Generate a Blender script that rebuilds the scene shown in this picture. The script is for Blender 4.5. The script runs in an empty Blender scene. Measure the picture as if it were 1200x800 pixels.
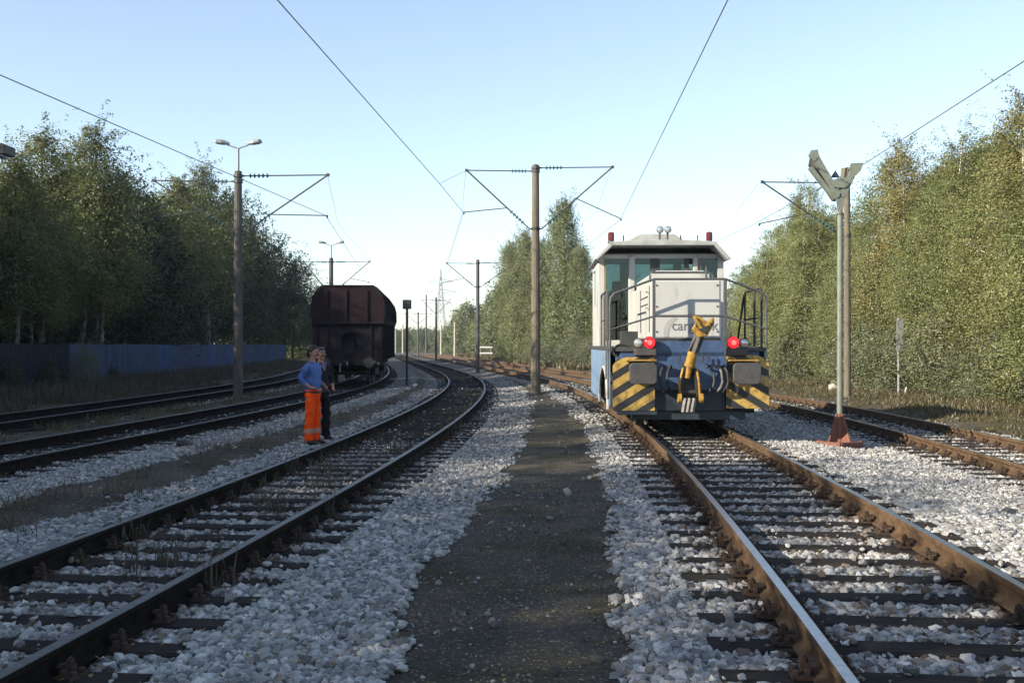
EXPOSURE = 1.05
STONES = 1.0
LEAVES = 1.0
import bpy, bmesh, math, random
import numpy as np
from mathutils import Vector, Matrix
random.seed(7)
RNG = np.random.default_rng(11)
PI = math.pi
C = bpy.context.scene.collection
F, HOR, CAMH = 1290.0, 405.0, 1.75

def at(px, py, d):
    """world point seen at photo pixel (px,py) at distance d"""
    return Vector(((px - 600.0) / F * d, d, CAMH + (HOR - py) / F * d))

# ------------------------------------------------------------------ materials
def new_mat(name):
    m = bpy.data.materials.new(name)
    m.use_nodes = True
    nt = m.node_tree
    b = nt.nodes['Principled BSDF']
    return m, nt, b

def node(nt, t, **kw):
    n = nt.nodes.new(t)
    for k, v in kw.items():
        setattr(n, k, v)
    return n

def mat(name, c1, c2=None, rough=0.7, scale=6.0, metal=0.0, bump=0.0, detail=6.0, spec=0.5,
        lo=0.35, hi=0.65, stretch=None, bscale=None, alpha=None):
    m, nt, b = new_mat(name)
    b.inputs['Roughness'].default_value = rough
    b.inputs['Metallic'].default_value = metal
    b.inputs['Specular IOR Level'].default_value = spec
    tc = node(nt, 'ShaderNodeTexCoord')
    src = tc.outputs['Object']
    if stretch:
        mp = node(nt, 'ShaderNodeMapping')
        mp.inputs['Scale'].default_value = stretch
        nt.links.new(src, mp.inputs['Vector'])
        src = mp.outputs['Vector']
    if c2 is None:
        b.inputs['Base Color'].default_value = (*c1, 1)
    else:
        nz = node(nt, 'ShaderNodeTexNoise')
        nz.inputs['Scale'].default_value = scale
        nz.inputs['Detail'].default_value = detail
        nz.inputs['Roughness'].default_value = 0.65
        nt.links.new(src, nz.inputs['Vector'])
        r = node(nt, 'ShaderNodeValToRGB')
        r.color_ramp.elements[0].position = lo
        r.color_ramp.elements[1].position = hi
        r.color_ramp.elements[0].color = (*c1, 1)
        r.color_ramp.elements[1].color = (*c2, 1)
        nt.links.new(nz.outputs['Fac'], r.inputs['Fac'])
        nt.links.new(r.outputs['Color'], b.inputs['Base Color'])
    if bump:
        nb = node(nt, 'ShaderNodeTexNoise')
        nb.inputs['Scale'].default_value = bscale or scale * 4
        nb.inputs['Detail'].default_value = 5
        nt.links.new(src, nb.inputs['Vector'])
        bp = node(nt, 'ShaderNodeBump')
        bp.inputs['Strength'].default_value = bump
        bp.inputs['Distance'].default_value = 0.02
        nt.links.new(nb.outputs['Fac'], bp.inputs['Height'])
        nt.links.new(bp.outputs['Normal'], b.inputs['Normal'])
    return m

def emit(name, col, s, base=(0.1, 0.0, 0.0)):
    m, nt, b = new_mat(name)
    b.inputs['Base Color'].default_value = (*base, 1)
    b.inputs['Emission Color'].default_value = (*col, 1)
    b.inputs['Emission Strength'].default_value = s
    b.inputs['Roughness'].default_value = 0.2
    return m

def leaf_mat(name, cols, trans=0.35, rough=0.6):
    """colour of each leaf picked per leaf, with slow drift through the crown"""
    m, nt, b = new_mat(name)
    nt.nodes.remove(b)
    out = nt.nodes['Material Output']
    geo = node(nt, 'ShaderNodeNewGeometry')
    tc = node(nt, 'ShaderNodeTexCoord')
    oi = node(nt, 'ShaderNodeObjectInfo')
    nz = node(nt, 'ShaderNodeTexNoise')
    nz.inputs['Scale'].default_value = 0.55
    nz.inputs['Detail'].default_value = 3
    nt.links.new(geo.outputs['Position'], nz.inputs['Vector'])
    a = node(nt, 'ShaderNodeMath', operation='MULTIPLY'); a.inputs[1].default_value = 0.42
    nt.links.new(geo.outputs['Random Per Island'], a.inputs[0])
    c = node(nt, 'ShaderNodeMath', operation='MULTIPLY_ADD'); c.inputs[1].default_value = 0.7; c.inputs[2].default_value = -0.08
    nt.links.new(nz.outputs['Fac'], c.inputs[0])
    d = node(nt, 'ShaderNodeMath', operation='MULTIPLY'); d.inputs[1].default_value = 0.22
    nt.links.new(oi.outputs['Random'], d.inputs[0])
    s1 = node(nt, 'ShaderNodeMath', operation='ADD'); s2 = node(nt, 'ShaderNodeMath', operation='ADD')
    nt.links.new(a.outputs[0], s1.inputs[0]); nt.links.new(c.outputs[0], s1.inputs[1])
    nt.links.new(s1.outputs[0], s2.inputs[0]); nt.links.new(d.outputs[0], s2.inputs[1])
    r = node(nt, 'ShaderNodeValToRGB')
    cr = r.color_ramp
    n = len(cols)
    for i, (p, col) in enumerate(cols):
        e = cr.elements[i] if i < 2 else cr.elements.new(p)
        e.position = p
        e.color = (*col, 1)
    nt.links.new(s2.outputs[0], r.inputs['Fac'])
    df = node(nt, 'ShaderNodeBsdfDiffuse'); tr = node(nt, 'ShaderNodeBsdfTranslucent')
    gl = node(nt, 'ShaderNodeBsdfGlossy'); gl.inputs['Roughness'].default_value = 0.45
    gl.inputs['Color'].default_value = (0.6, 0.62, 0.6, 1)
    mx = node(nt, 'ShaderNodeMixShader'); mx.inputs[0].default_value = trans
    mg = node(nt, 'ShaderNodeMixShader'); mg.inputs[0].default_value = 0.05
    nt.links.new(r.outputs['Color'], df.inputs['Color']); nt.links.new(r.outputs['Color'], tr.inputs['Color'])
    nt.links.new(df.outputs[0], mx.inputs[1]); nt.links.new(tr.outputs[0], mx.inputs[2])
    nt.links.new(mx.outputs[0], mg.inputs[1]); nt.links.new(gl.outputs[0], mg.inputs[2])
    nt.links.new(mg.outputs[0], out.inputs['Surface'])
    return m

def island_mat(name, cols, rough=0.85, bump=0.4, scale=40, dark=0.75):
    m, nt, b = new_mat(name)
    geo = node(nt, 'ShaderNodeNewGeometry')
    r = node(nt, 'ShaderNodeValToRGB')
    cr = r.color_ramp
    for i, (p, col) in enumerate(cols):
        e = cr.elements[i] if i < 2 else cr.elements.new(p)
        e.position = p
        e.color = (*col, 1)
    nt.links.new(geo.outputs['Random Per Island'], r.inputs['Fac'])
    nz = node(nt, 'ShaderNodeTexNoise'); nz.inputs['Scale'].default_value = scale; nz.inputs['Detail'].default_value = 4
    nt.links.new(geo.outputs['Position'], nz.inputs['Vector'])
    nr = node(nt, 'ShaderNodeValToRGB')
    nr.color_ramp.elements[0].position = 0.3; nr.color_ramp.elements[0].color = (dark, dark * .98, dark * .95, 1)
    nr.color_ramp.elements[1].position = 0.6; nr.color_ramp.elements[1].color = (1, 1, 1, 1)
    nt.links.new(nz.outputs['Fac'], nr.inputs['Fac'])
    mu = node(nt, 'ShaderNodeMix', data_type='RGBA', blend_type='MULTIPLY'); mu.inputs[0].default_value = 1
    nt.links.new(r.outputs['Color'], mu.inputs[6]); nt.links.new(nr.outputs['Color'], mu.inputs[7])
    nt.links.new(mu.outputs[2], b.inputs['Base Color'])
    b.inputs['Roughness'].default_value = rough
    b.inputs['Specular IOR Level'].default_value = 0.25
    if bump:
        bp = node(nt, 'ShaderNodeBump'); bp.inputs['Strength'].default_value = bump; bp.inputs['Distance'].default_value = 0.01
        nt.links.new(nz.outputs['Fac'], bp.inputs['Height']); nt.links.new(bp.outputs['Normal'], b.inputs['Normal'])
    return m

M = {}
M['rust'] = mat('rail_rust', (.070, .043, .025), (.130, .084, .048), .9, 7, spec=.15, bump=.3, stretch=(1, 1, 1))
M['rust_shaded'] = mat('rail_rust_shaded', (.010, .009, .008), (.022, .016, .013), .95, 6, bump=.3, spec=.05)  # rail rust with the shade over the left tracks put into the colour
M['steel_top'] = mat('rail_polished', (.42, .42, .44), (.30, .29, .29), .28, 20, metal=1.0)
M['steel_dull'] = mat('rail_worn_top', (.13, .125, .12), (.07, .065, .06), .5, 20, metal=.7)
M['sleeper'] = mat('sleeper_timber', (.018, .0165, .0155), (.052, .045, .040), .95, 5, spec=.08, bump=.7, stretch=(.6, 9, 9), bscale=14)
M['fastening'] = mat('fastening_rust', (.022, .014, .010), (.065, .036, .020), .9, 30, bump=.4)
M['stone'] = island_mat('ballast_stone', [(0, (.11, .108, .103)), (.15, (.20, .197, .188)), (.5, (.315, .31, .297)), (.85, (.44, .432, .412)), (.95, (.58, .57, .54)), (1, (.22, .185, .155))], scale=50)
M['stone_rusty'] = island_mat('rust_stained_stone', [(0, (.05, .038, .03)), (.5, (.13, .10, .078)), (.9, (.22, .18, .145)), (1, (.32, .29, .25))], scale=50)
M['stone_dark'] = island_mat('dirty_stone', [(0, (.05, .048, .045)), (.5, (.13, .12, .11)), (.9, (.3, .29, .27)), (1, (.45, .43, .4))], scale=50)
M['concrete'] = mat('mast_concrete', (.17, .145, .11), (.11, .095, .072), spec=.12, rough=.85, scale=3, bump=.25, stretch=(3, 3, .5))
M['mast_grey'] = mat('mast_weathered', (.13, .118, .108), (.075, .07, .066), spec=.12, rough=.8, scale=3, bump=.25, stretch=(3, 3, .5))
M['mast_pale'] = mat('mast_pale_concrete', (.42, .39, .32), (.30, .28, .22), .85, 3, bump=.2)
M['steel_dark'] = mat('cantilever_steel', (.055, .055, .06), (.09, .085, .08), .55, 12, metal=.4)
M['insul'] = mat('insulator_glaze', (.03, .07, .07), (.05, .10, .10), .2, 10)
M['wire'] = mat('copper_wire', (.13, .14, .14), None, .5, metal=.3)
M['lamp_glass'] = mat('lamp_bowl', (.55, .58, .60), (.45, .47, .5), .25, 8)
M['lamp_case'] = mat('lamp_casing', (.30, .31, .32), (.22, .23, .24), .5, 8)
M['loco_white'] = mat('loco_cream_paint', (.30, .30, .275), (.43, .432, .41), .42, 2.6, bump=.04, lo=.22, hi=.46, stretch=(2.2, 2.2, .5), detail=9)
M['loco_blue'] = mat('loco_blue_paint', (.024, .046, .100), (.048, .088, .175), .45, 3.5, bump=.06, lo=.3, hi=.62, stretch=(2, 2, .7), detail=9)
M['loco_side'] = mat('loco_blue_sunlit', (.13, .21, .33), (.21, .31, .44), .4, 3, bump=.04)  # sunlight on the side skirts is put into this paler blue
M['loco_roof'] = mat('loco_roof_paint', (.36, .37, .35), (.26, .26, .245), .5, 3, bump=.04)
M['loco_black'] = mat('loco_black', (.018, .018, .02), (.035, .033, .03), .6, 8, bump=.1)
M['loco_grey'] = mat('buffer_grey', (.035, .035, .038), (.065, .062, .058), .6, 9, bump=.2)
M['loco_teal'] = mat('loco_grimy_teal', (.012, .022, .030), (.022, .036, .046), .6, 6, bump=.1)
M['rail_paint'] = mat('handrail_grey_paint', (.05, .052, .055), (.08, .08, .08), .45, 10)
M['yellow'] = mat('coupler_yellow', (.42, .24, .03), (.16, .085, .02), .5, 14, bump=.1)
M['silver'] = mat('coupler_silver', (.20, .195, .175), (.11, .10, .09), .6, 14, metal=.1, spec=.2)
M['text'] = mat('lettering_grey', (.13, .135, .14), None, .5)
M['hood_arc'] = mat('arc_grey', (.33, .33, .32), None, .5)
M['beacon'] = mat('beacon_red', (.13, .018, .025), (.09, .012, .018), .2, 5)
M['orange_frame'] = mat('window_rubber_red', (.35, .09, .05), None, .5)
M['red_lit'] = emit('tail_lamp_lit', (1.0, .012, .02), 1.3)
M['red_core'] = emit('tail_lamp_core', (1.0, .07, .06), 2.2)
M['clear'] = mat('lamp_lens', (.55, .55, .52), None, .12, metal=.6)
M['seat'] = mat('seat_black', (.015, .015, .017), None, .7)
M['wagon'] = mat('wagon_brown', (.020, .0105, .0125), (.012, .0075, .009), spec=.12, rough=.75, scale=2.5, bump=.15)
M['wagon_low'] = mat('wagon_grimy', (.021, .017, .020), (.012, .010, .012), spec=.12, rough=.8, scale=3, bump=.2)
M['wagon_side'] = mat('wagon_faded_side', (.10, .075, .078), (.052, .043, .046), spec=.12, rough=.75, scale=3, bump=.15)
M['black'] = mat('underside_black', (.012, .012, .012), None, .8)
M['chalk'] = mat('painted_marking', (.30, .28, .26), (.10, .09, .085), .8, 25, lo=.42, hi=.6)
M['fence'] = mat('fence_blue_paint', (.078, .098, .160), (.042, .054, .092), spec=.12, rough=.65, scale=2.5, bump=.1, stretch=(2, 2, .5))
M['fence_pale'] = mat('fence_pale_blue', (.085, .12, .23), (.03, .055, .14), spec=.12, rough=.7, scale=4, stretch=(3, 3, .4))
M['fence_dark'] = mat('fence_grimy_grey', (.016, .022, .030), (.032, .038, .046), spec=.12, rough=.75, scale=4, stretch=(3, 3, .4))
M['green_steel'] = mat('gauge_green_paint', (.18, .20, .16), (.125, .14, .112), .55, 6, bump=.08)
M['foot_rust'] = mat('foot_red_oxide', (.20, .080, .048), (.13, .058, .038), .8, 9, bump=.2)
M['sign_grey'] = mat('board_grey', (.30, .30, .30), (.20, .20, .21), .6, 6)
M['sign_back'] = mat('sign_box_green', (.025, .032, .026), (.045, .052, .045), .6, 6)
M['sign_white'] = mat('sign_white', (.75, .75, .75), None, .5)
M['post_blue'] = mat('lamp_post_blue', (.03, .06, .22), (.04, .08, .28), .5, 5)
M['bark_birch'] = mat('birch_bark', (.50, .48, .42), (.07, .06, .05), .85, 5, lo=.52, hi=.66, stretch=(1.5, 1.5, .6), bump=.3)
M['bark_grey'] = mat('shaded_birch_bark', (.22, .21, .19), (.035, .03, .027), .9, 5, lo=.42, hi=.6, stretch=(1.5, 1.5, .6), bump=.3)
M['bark_dark'] = mat('dark_bark', (.055, .045, .035), (.10, .085, .065), .9, 6, bump=.5, stretch=(2, 2, .4))
M['leaf_right'] = leaf_mat('birch_leaf_olive', [(0, (.080, .104, .036)), (.35, (.132, .166, .052)), (.62, (.180, .202, .068)), (.84, (.25, .235, .080)), (1, (.33, .255, .08))], .42)
M['leaf_autumn'] = leaf_mat('birch_leaf_autumn', [(0, (.090, .108, .038)), (.35, (.150, .162, .054)), (.6, (.205, .188, .064)), (.85, (.28, .215, .07)), (1, (.34, .23, .075))], .42)
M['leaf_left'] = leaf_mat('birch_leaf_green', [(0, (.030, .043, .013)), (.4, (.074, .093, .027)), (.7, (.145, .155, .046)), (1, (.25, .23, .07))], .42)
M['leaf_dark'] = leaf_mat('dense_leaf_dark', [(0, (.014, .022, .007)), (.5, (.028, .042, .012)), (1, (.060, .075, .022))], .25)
M['leaf_poplar'] = leaf_mat('poplar_leaf', [(0, (.085, .108, .040)), (.45, (.140, .168, .058)), (1, (.21, .21, .078))], .4)
M['leaf_fallen'] = leaf_mat('fallen_leaf', [(0, (.06, .04, .02)), (.4, (.15, .095, .035)), (.8, (.26, .19, .06)), (1, (.30, .25, .10))], .15)
M['leaf_bush'] = leaf_mat('willow_leaf_grey', [(0, (.085, .100, .052)), (.45, (.130, .145, .076)), (1, (.19, .19, .095))], .4)
M['leaf_far'] = leaf_mat('far_leaf', [(0, (.055, .075, .030)), (.5, (.10, .125, .045)), (1, (.17, .17, .065))], .3)
M['grass_dry'] = leaf_mat('dry_weed', [(0, (.035, .032, .02)), (.4, (.07, .058, .038)), (.75, (.11, .088, .058)), (1, (.10, .07, .05))], .3)
M['grass_green'] = leaf_mat('verge_grass', [(0, (.040, .042, .018)), (.4, (.070, .068, .028)), (.75, (.115, .094, .045)), (1, (.15, .12, .065))], .3)
M['skin'] = mat('skin', (.42, .22, .15), (.36, .18, .125), .55, 12)
M['hair'] = mat('hair_dark', (.022, .016, .012), (.035, .026, .02), .6, 40)
M['hair_grey'] = mat('hair_greying', (.06, .05, .042), (.10, .085, .07), .6, 40)
M['shirt_blue'] = mat('blue_work_shirt', (.105, .175, .40), (.075, .13, .32), spec=.12, rough=.85, scale=7, bump=.35, bscale=16)
M['jacket_dark'] = mat('dark_work_jacket', (.018, .017, .028), (.03, .028, .038), spec=.12, rough=.85, scale=7, bump=.3, bscale=14)
M['shirt_pink'] = mat('mauve_shirt', (.20, .15, .20), (.16, .12, .17), spec=.12, rough=.85, scale=7, bump=.2)
M['trouser_orange'] = mat('orange_safety_cloth', (.95, .095, .008), (.82, .065, .006), spec=.12, rough=.75, scale=6, bump=.4, bscale=12)
M['band'] = mat('reflective_band', (.46, .16, .10), (.36, .17, .13), .4, 10)
M['trouser_dark'] = mat('dark_trousers', (.010, .010, .013), (.017, .017, .020), spec=.12, rough=.85, scale=7, bump=.3, bscale=12)
M['shoe'] = mat('black_boot', (.015, .014, .013), (.03, .026, .022), .5, 12)
M['belt'] = mat('black_belt', (.015, .015, .016), None, .5)
M['lips'] = mat('lips', (.30, .11, .09), None, .5)
M['eye'] = mat('eye', (.06, .045, .04), None, .3)

def glass_mat(name, tint, gloss):
    m, nt, b = new_mat(name)
    nt.nodes.remove(b)
    out = nt.nodes['Material Output']
    t = node(nt, 'ShaderNodeBsdfTransparent'); t.inputs['Color'].default_value = (*tint, 1)
    g = node(nt, 'ShaderNodeBsdfGlossy'); g.inputs['Roughness'].default_value = .03
    g.inputs['Color'].default_value = (.9, .95, .95, 1)
    fr = node(nt, 'ShaderNodeFresnel'); fr.inputs['IOR'].default_value = gloss
    mx = node(nt, 'ShaderNodeMixShader')
    nt.links.new(fr.outputs[0], mx.inputs[0]); nt.links.new(t.outputs[0], mx.inputs[1]); nt.links.new(g.outputs[0], mx.inputs[2])
    nt.links.new(mx.outputs[0], out.inputs['Surface'])
    return m
M['glass'] = glass_mat('cab_glass', (.46, .58, .58), 1.5)

def stripe_mat(name, sgn):
    m, nt, b = new_mat(name)
    tc = node(nt, 'ShaderNodeTexCoord')
    sep = node(nt, 'ShaderNodeSeparateXYZ')
    nt.links.new(tc.outputs['Object'], sep.inputs[0])
    a = node(nt, 'ShaderNodeMath', operation='MULTIPLY'); a.inputs[1].default_value = -sgn * .62
    ad = node(nt, 'ShaderNodeMath', operation='ADD')
    nt.links.new(sep.outputs['X'], a.inputs[0]); nt.links.new(a.outputs[0], ad.inputs[0]); nt.links.new(sep.outputs['Z'], ad.inputs[1])
    dv = node(nt, 'ShaderNodeMath', operation='DIVIDE'); dv.inputs[1].default_value = .30
    nt.links.new(ad.outputs[0], dv.inputs[0])
    fl = node(nt, 'ShaderNodeMath', operation='FRACT'); nt.links.new(dv.outputs[0], fl.inputs[0])
    gt = node(nt, 'ShaderNodeMath', operation='GREATER_THAN'); gt.inputs[1].default_value = .48
    nt.links.new(fl.outputs[0], gt.inputs[0])
    nz = node(nt, 'ShaderNodeTexNoise'); nz.inputs['Scale'].default_value = 9; nz.inputs['Detail'].default_value = 8
    nt.links.new(tc.outputs['Object'], nz.inputs['Vector'])
    yr = node(nt, 'ShaderNodeValToRGB')
    yr.color_ramp.elements[0].position = .34; yr.color_ramp.elements[0].color = (.20, .125, .035, 1)
    yr.color_ramp.elements[1].position = .55; yr.color_ramp.elements[1].color = (.42, .285, .07, 1)
    nt.links.new(nz.outputs['Fac'], yr.inputs['Fac'])
    mx = node(nt, 'ShaderNodeMix', data_type='RGBA')
    nt.links.new(gt.outputs[0], mx.inputs[0])
    mx.inputs[6].default_value = (.022, .022, .024, 1)
    nt.links.new(yr.outputs['Color'], mx.inputs[7])
    nt.links.new(mx.outputs[2], b.inputs['Base Color'])
    b.inputs['Roughness'].default_value = .5
    return m
M['stripe_l'] = stripe_mat('warning_stripes_rising', 1)
M['stripe_r'] = stripe_mat('warning_stripes_falling', -1)

# ------------------------------------------------------------------ mesh helpers
class MB:
    def __init__(s):
        s.v = []; s.f = []; s.mi = []; s.cur = 0
    def add(s, vs, fs):
        o = len(s.v)
        s.v.extend([tuple(p) for p in vs])
        for f in fs:
            s.f.append(tuple(i + o for i in f)); s.mi.append(s.cur)
        return s
    def box(s, c, d, rot=None):
        hx, hy, hz = d[0] / 2, d[1] / 2, d[2] / 2
        vs = [Vector((x, y, z)) for z in (-hz, hz) for y in (-hy, hy) for x in (-hx, hx)]
        if rot is not None:
            vs = [rot @ p for p in vs]
        c = Vector(c)
        return s.add([p + c for p in vs], [(0, 2, 3, 1), (4, 5, 7, 6), (0, 1, 5, 4), (2, 6, 7, 3), (0, 4, 6, 2), (1, 3, 7, 5)])
    def bx(s, x0, x1, y0, y1, z0, z1):
        return s.box(((x0 + x1) / 2, (y0 + y1) / 2, (z0 + z1) / 2), (x1 - x0, y1 - y0, z1 - z0))
    def beam(s, a, b, w, h, up=(0, 0, 1)):
        a, b = Vector(a), Vector(b)
        t = (b - a).normalized(); u = Vector(up)
        if abs(t.dot(u)) > .98: u = Vector((0, 1, 0))
        sd = t.cross(u).normalized(); u = sd.cross(t)
        R = Matrix((sd, t, u)).transposed()
        return s.box((a + b) / 2, (w, (b - a).length, h), R)
    def tube(s, pts, r, n=8, cap=True):
        pts = [Vector(p) for p in pts]
        k = len(pts)
        rs = r if isinstance(r, (list, tuple)) else [r] * k
        rings = []
        ref = None
        for i in range(k):
            t = (pts[min(i + 1, k - 1)] - pts[max(i - 1, 0)])
            if t.length < 1e-9: t = Vector((0, 0, 1))
            t.normalize()
            if ref is None:
                ref = Vector((1, 0, 0)) if abs(t.x) < .8 else Vector((0, 1, 0))
            sd = (ref - t * ref.dot(t))
            if sd.length < 1e-4:
                sd = Vector((0, 1, 0)) - t * t.y
            sd.normalize(); ref = sd
            u = t.cross(sd)
            rings.append([pts[i] + (sd * math.cos(2 * PI * j / n) + u * math.sin(2 * PI * j / n)) * rs[i] for j in range(n)])
        vs = [p for rg in rings for p in rg]
        fs = []
        for i in range(k - 1):
            for j in range(n):
                a, b2 = i * n + j, i * n + (j + 1) % n
                fs.append((a, b2, b2 + n, a + n))
        if cap:
            fs.append(tuple(range(n))[::-1]); fs.append(tuple((k - 1) * n + j for j in range(n)))
        return s.add(vs, fs)
    def lathe(s, c, axis, prof, n=14):
        """prof: list of (distance along axis, radius)"""
        c = Vector(c); t = Vector(axis).normalized()
        return s.tube([c + t * a for a, r in prof], [max(r, 1e-4) for a, r in prof], n)
    def prism(s, poly, axis, a0, a1):
        """poly: 2D points; axis 'x','y','z' extrusion from a0 to a1"""
        k = len(poly)
        def P(p, a):
            return {'x': (a, p[0], p[1]), 'y': (p[0], a, p[1]), 'z': (p[0], p[1], a)}[axis]
        vs = [P(p, a0) for p in poly] + [P(p, a1) for p in poly]
        fs = [tuple(range(k))[::-1], tuple(range(k, 2 * k))]
        fs += [(i, (i + 1) % k, (i + 1) % k + k, i + k) for i in range(k)]
        return s.add(vs, fs)
    def ball(s, c, r, n=10, m=7):
        if not isinstance(r, (tuple, list)): r = (r, r, r)
        vs = []; fs = []
        for i in range(m + 1):
            th = PI * i / m
            for j in range(n):
                ph = 2 * PI * j / n
                vs.append((c[0] + r[0] * math.sin(th) * math.cos(ph), c[1] + r[1] * math.sin(th) * math.sin(ph), c[2] + r[2] * math.cos(th)))
        for i in range(m):
            for j in range(n):
                fs.append((i * n + j, (i + 1) * n + j, (i + 1) * n + (j + 1) % n, i * n + (j + 1) % n))
        return s.add(vs, fs)
    def build(s, name, mats, parent=None, bevel=0, smooth=False, loc=None, fix=True):
        me = bpy.data.meshes.new(name)
        me.from_pydata(s.v, [], s.f)
        if not isinstance(mats, (list, tuple)): mats = [mats]
        for m in mats: me.materials.append(m)
        me.polygons.foreach_set('material_index', s.mi)
        if fix:
            bm = bmesh.new(); bm.from_mesh(me)
            bmesh.ops.remove_doubles(bm, verts=bm.verts, dist=1e-6)
            bmesh.ops.recalc_face_normals(bm, faces=bm.faces)
            bm.to_mesh(me); bm.free()
        if smooth:
            me.shade_smooth()
        o = bpy.data.objects.new(name, me); C.objects.link(o)
        if parent: o.parent = parent
        if loc is not None: o.location = loc
        if bevel:
            bv = o.modifiers.new('edge', 'BEVEL'); bv.width = bevel; bv.segments = 2; bv.limit_method = 'ANGLE'; bv.angle_limit = math.radians(35)
        return o

def tag(o, label=None, cat=None, group=None, kind=None):
    if label: o['label'] = label
    if cat: o['category'] = cat
    if group: o['group'] = group
    if kind: o['kind'] = kind
    return o

def empty(name, loc, rz=0.0, label=None, cat=None, group=None):
    o = bpy.data.objects.new(name, None); C.objects.link(o)
    o.location = loc; o.rotation_euler = (0, 0, rz); o.empty_display_size = .3
    return tag(o, label, cat, group)

def np_mesh(name, V, Fq, mats, mat_idx=None):
    """V (n,3) float, Fq (m,k) int with constant k"""
    me = bpy.data.meshes.new(name)
    n, (m, k) = len(V), Fq.shape
    me.vertices.add(n); me.vertices.foreach_set('co', np.ascontiguousarray(V, dtype=np.float32).ravel())
    me.loops.add(m * k); me.loops.foreach_set('vertex_index', np.ascontiguousarray(Fq, dtype=np.int32).ravel())
    me.polygons.add(m)
    me.polygons.foreach_set('loop_start', np.arange(0, m * k, k, dtype=np.int32))
    if mat_idx is not None: me.polygons.foreach_set('material_index', mat_idx.astype(np.int32))
    me.update(calc_edges=True)
    me.shade_flat()
    for mm in (mats if isinstance(mats, (list, tuple)) else [mats]): me.materials.append(mm)
    return me

def link(name, me, parent=None, loc=None):
    o = bpy.data.objects.new(name, me); C.objects.link(o)
    if parent: o.parent = parent
    if loc is not None: o.location = loc
    return o

# ------------------------------------------------------------------ track plan
class Track:
    def __init__(s, knots, rail_z):
        s.ky = np.array([k[0] for k in knots], float); s.kx = np.array([k[1] for k in knots], float)
        n = len(s.ky); m = np.zeros(n)
        d = np.diff(s.kx) / np.diff(s.ky); h = np.diff(s.ky)
        m[0], m[-1] = d[0], d[-1]
        for i in range(1, n - 1):
            m[i] = (d[i - 1] * h[i] + d[i] * h[i - 1]) / (h[i] + h[i - 1])
        s.m = m; s.rz = rail_z; s.top = rail_z - .165
        # smooth the trace
        yy = np.arange(s.ky[0], s.ky[-1] + .01, .5); xx = s._raw(yy)
        ker = np.hanning(17); ker /= ker.sum()
        pad = 8
        xl = xx[0] - (xx[1] - xx[0]) * np.arange(pad, 0, -1); xr = xx[-1] + (xx[-1] - xx[-2]) * np.arange(1, pad + 1)
        s.yy, s.xx = yy, np.convolve(np.concatenate([xl, xx, xr]), ker, 'valid')
        ds = np.hypot(np.diff(s.xx), np.diff(yy)); s.ss = np.concatenate([[0], np.cumsum(ds)])
    def _raw(s, y):
        y = np.asarray(y, float)
        i = np.clip(np.searchsorted(s.ky, y, 'right') - 1, 0, len(s.ky) - 2)
        h = s.ky[i + 1] - s.ky[i]; t = (y - s.ky[i]) / h
        return ((2*t**3 - 3*t**2 + 1) * s.kx[i] + (t**3 - 2*t**2 + t) * h * s.m[i] + (-2*t**3 + 3*t**2) * s.kx[i+1] + (t**3 - t**2) * h * s.m[i+1])
    def X(s, y):
        return np.interp(y, s.yy, s.xx)
    def slope(s, y):
        return (s.X(np.asarray(y) + .5) - s.X(np.asarray(y) - .5))
    def by_len(s, q):
        y = np.interp(q, s.ss, s.yy)
        return s.X(y), y

TL = Track([(-14, -5.5), (0, -3.87), (10, -2.88), (20, -2.18), (30, -1.80), (40, -1.75), (50, -2.1), (62, -3.05), (76, -4.65), (90, -6.45), (114, -9.6), (152, -14.6), (300, -33.8)], .12)
TR = Track([(-14, .05), (0, 1.82), (10, 2.665), (20, 3.14), (30, 3.245), (40, 2.98), (50, 2.3), (62, 1.0), (76, -.65), (90, -2.4), (114, -5.5), (152, -10.5), (300, -29.7)], .25)
TRR = Track([(-14, 4.4), (0, 6.3), (10, 7.35), (15, 7.78), (22, 8.2), (30, 8.4), (37, 8.15), (45, 7.3), (60, 5.1), (76, 3.0), (90, 1.2), (114, -1.9), (152, -6.9), (300, -26)], .11)
T2 = Track([(-14, -10.9), (0, -9.3), (10, -8.3), (18, -7.6), (26, -7.02), (31, -6.74), (38, -6.55), (45, -6.62), (52, -6.95), (62, -7.75), (76, -9.3), (90, -11.1), (114, -14.3), (152, -19.3), (300, -38.4)], .15)
T3 = Track([(-14, -14.6), (0, -13.0), (10, -12.2), (18, -11.65), (26, -11.25), (34, -11.02), (46, -11.0), (60, -11.9), (75, -13.6), (90, -15.5), (114, -18.7), (152, -23.7), (300, -43)], .15)

def sstep(a, b, x):
    t = np.clip((x - a) / (b - a), 0, 1)
    return t * t * (3 - 2 * t)

def fnoise(x, y, seed=0):
    """cheap smooth value noise"""
    r = np.random.default_rng(seed).random((64, 64))
    xi, yi = np.floor(x).astype(int), np.floor(y).astype(int)
    fx, fy = x - xi, y - yi
    fx, fy = fx*fx*(3-2*fx), fy*fy*(3-2*fy)
    g = lambda i, j: r[i % 64, j % 64]
    return (g(xi, yi) * (1-fx) + g(xi+1, yi) * fx) * (1-fy) + (g(xi, yi+1) * (1-fx) + g(xi+1, yi+1) * fx) * fy

BANK_Y = np.array([-20, 0, 15, 26, 37, 50, 60, 72, 80, 95, 125, 170, 220, 300])
BANK_X = np.array([5, 9.5, 11.6, 12.8, 14.2, 14.2, 12.4, 9.2, 7.0, 4.4, .6, -5, -12, -23])
def bank_x(y): return np.interp(y, BANK_Y, BANK_X)
FENCE = [(-16.8, 18), (-17.3, 30), (-18.1, 45), (-19.6, 71), (-21.6, 105)]
def fence_x(y): return np.interp(y, [p[1] for p in FENCE] + [300], [p[0] for p in FENCE] + [-48])

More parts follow.
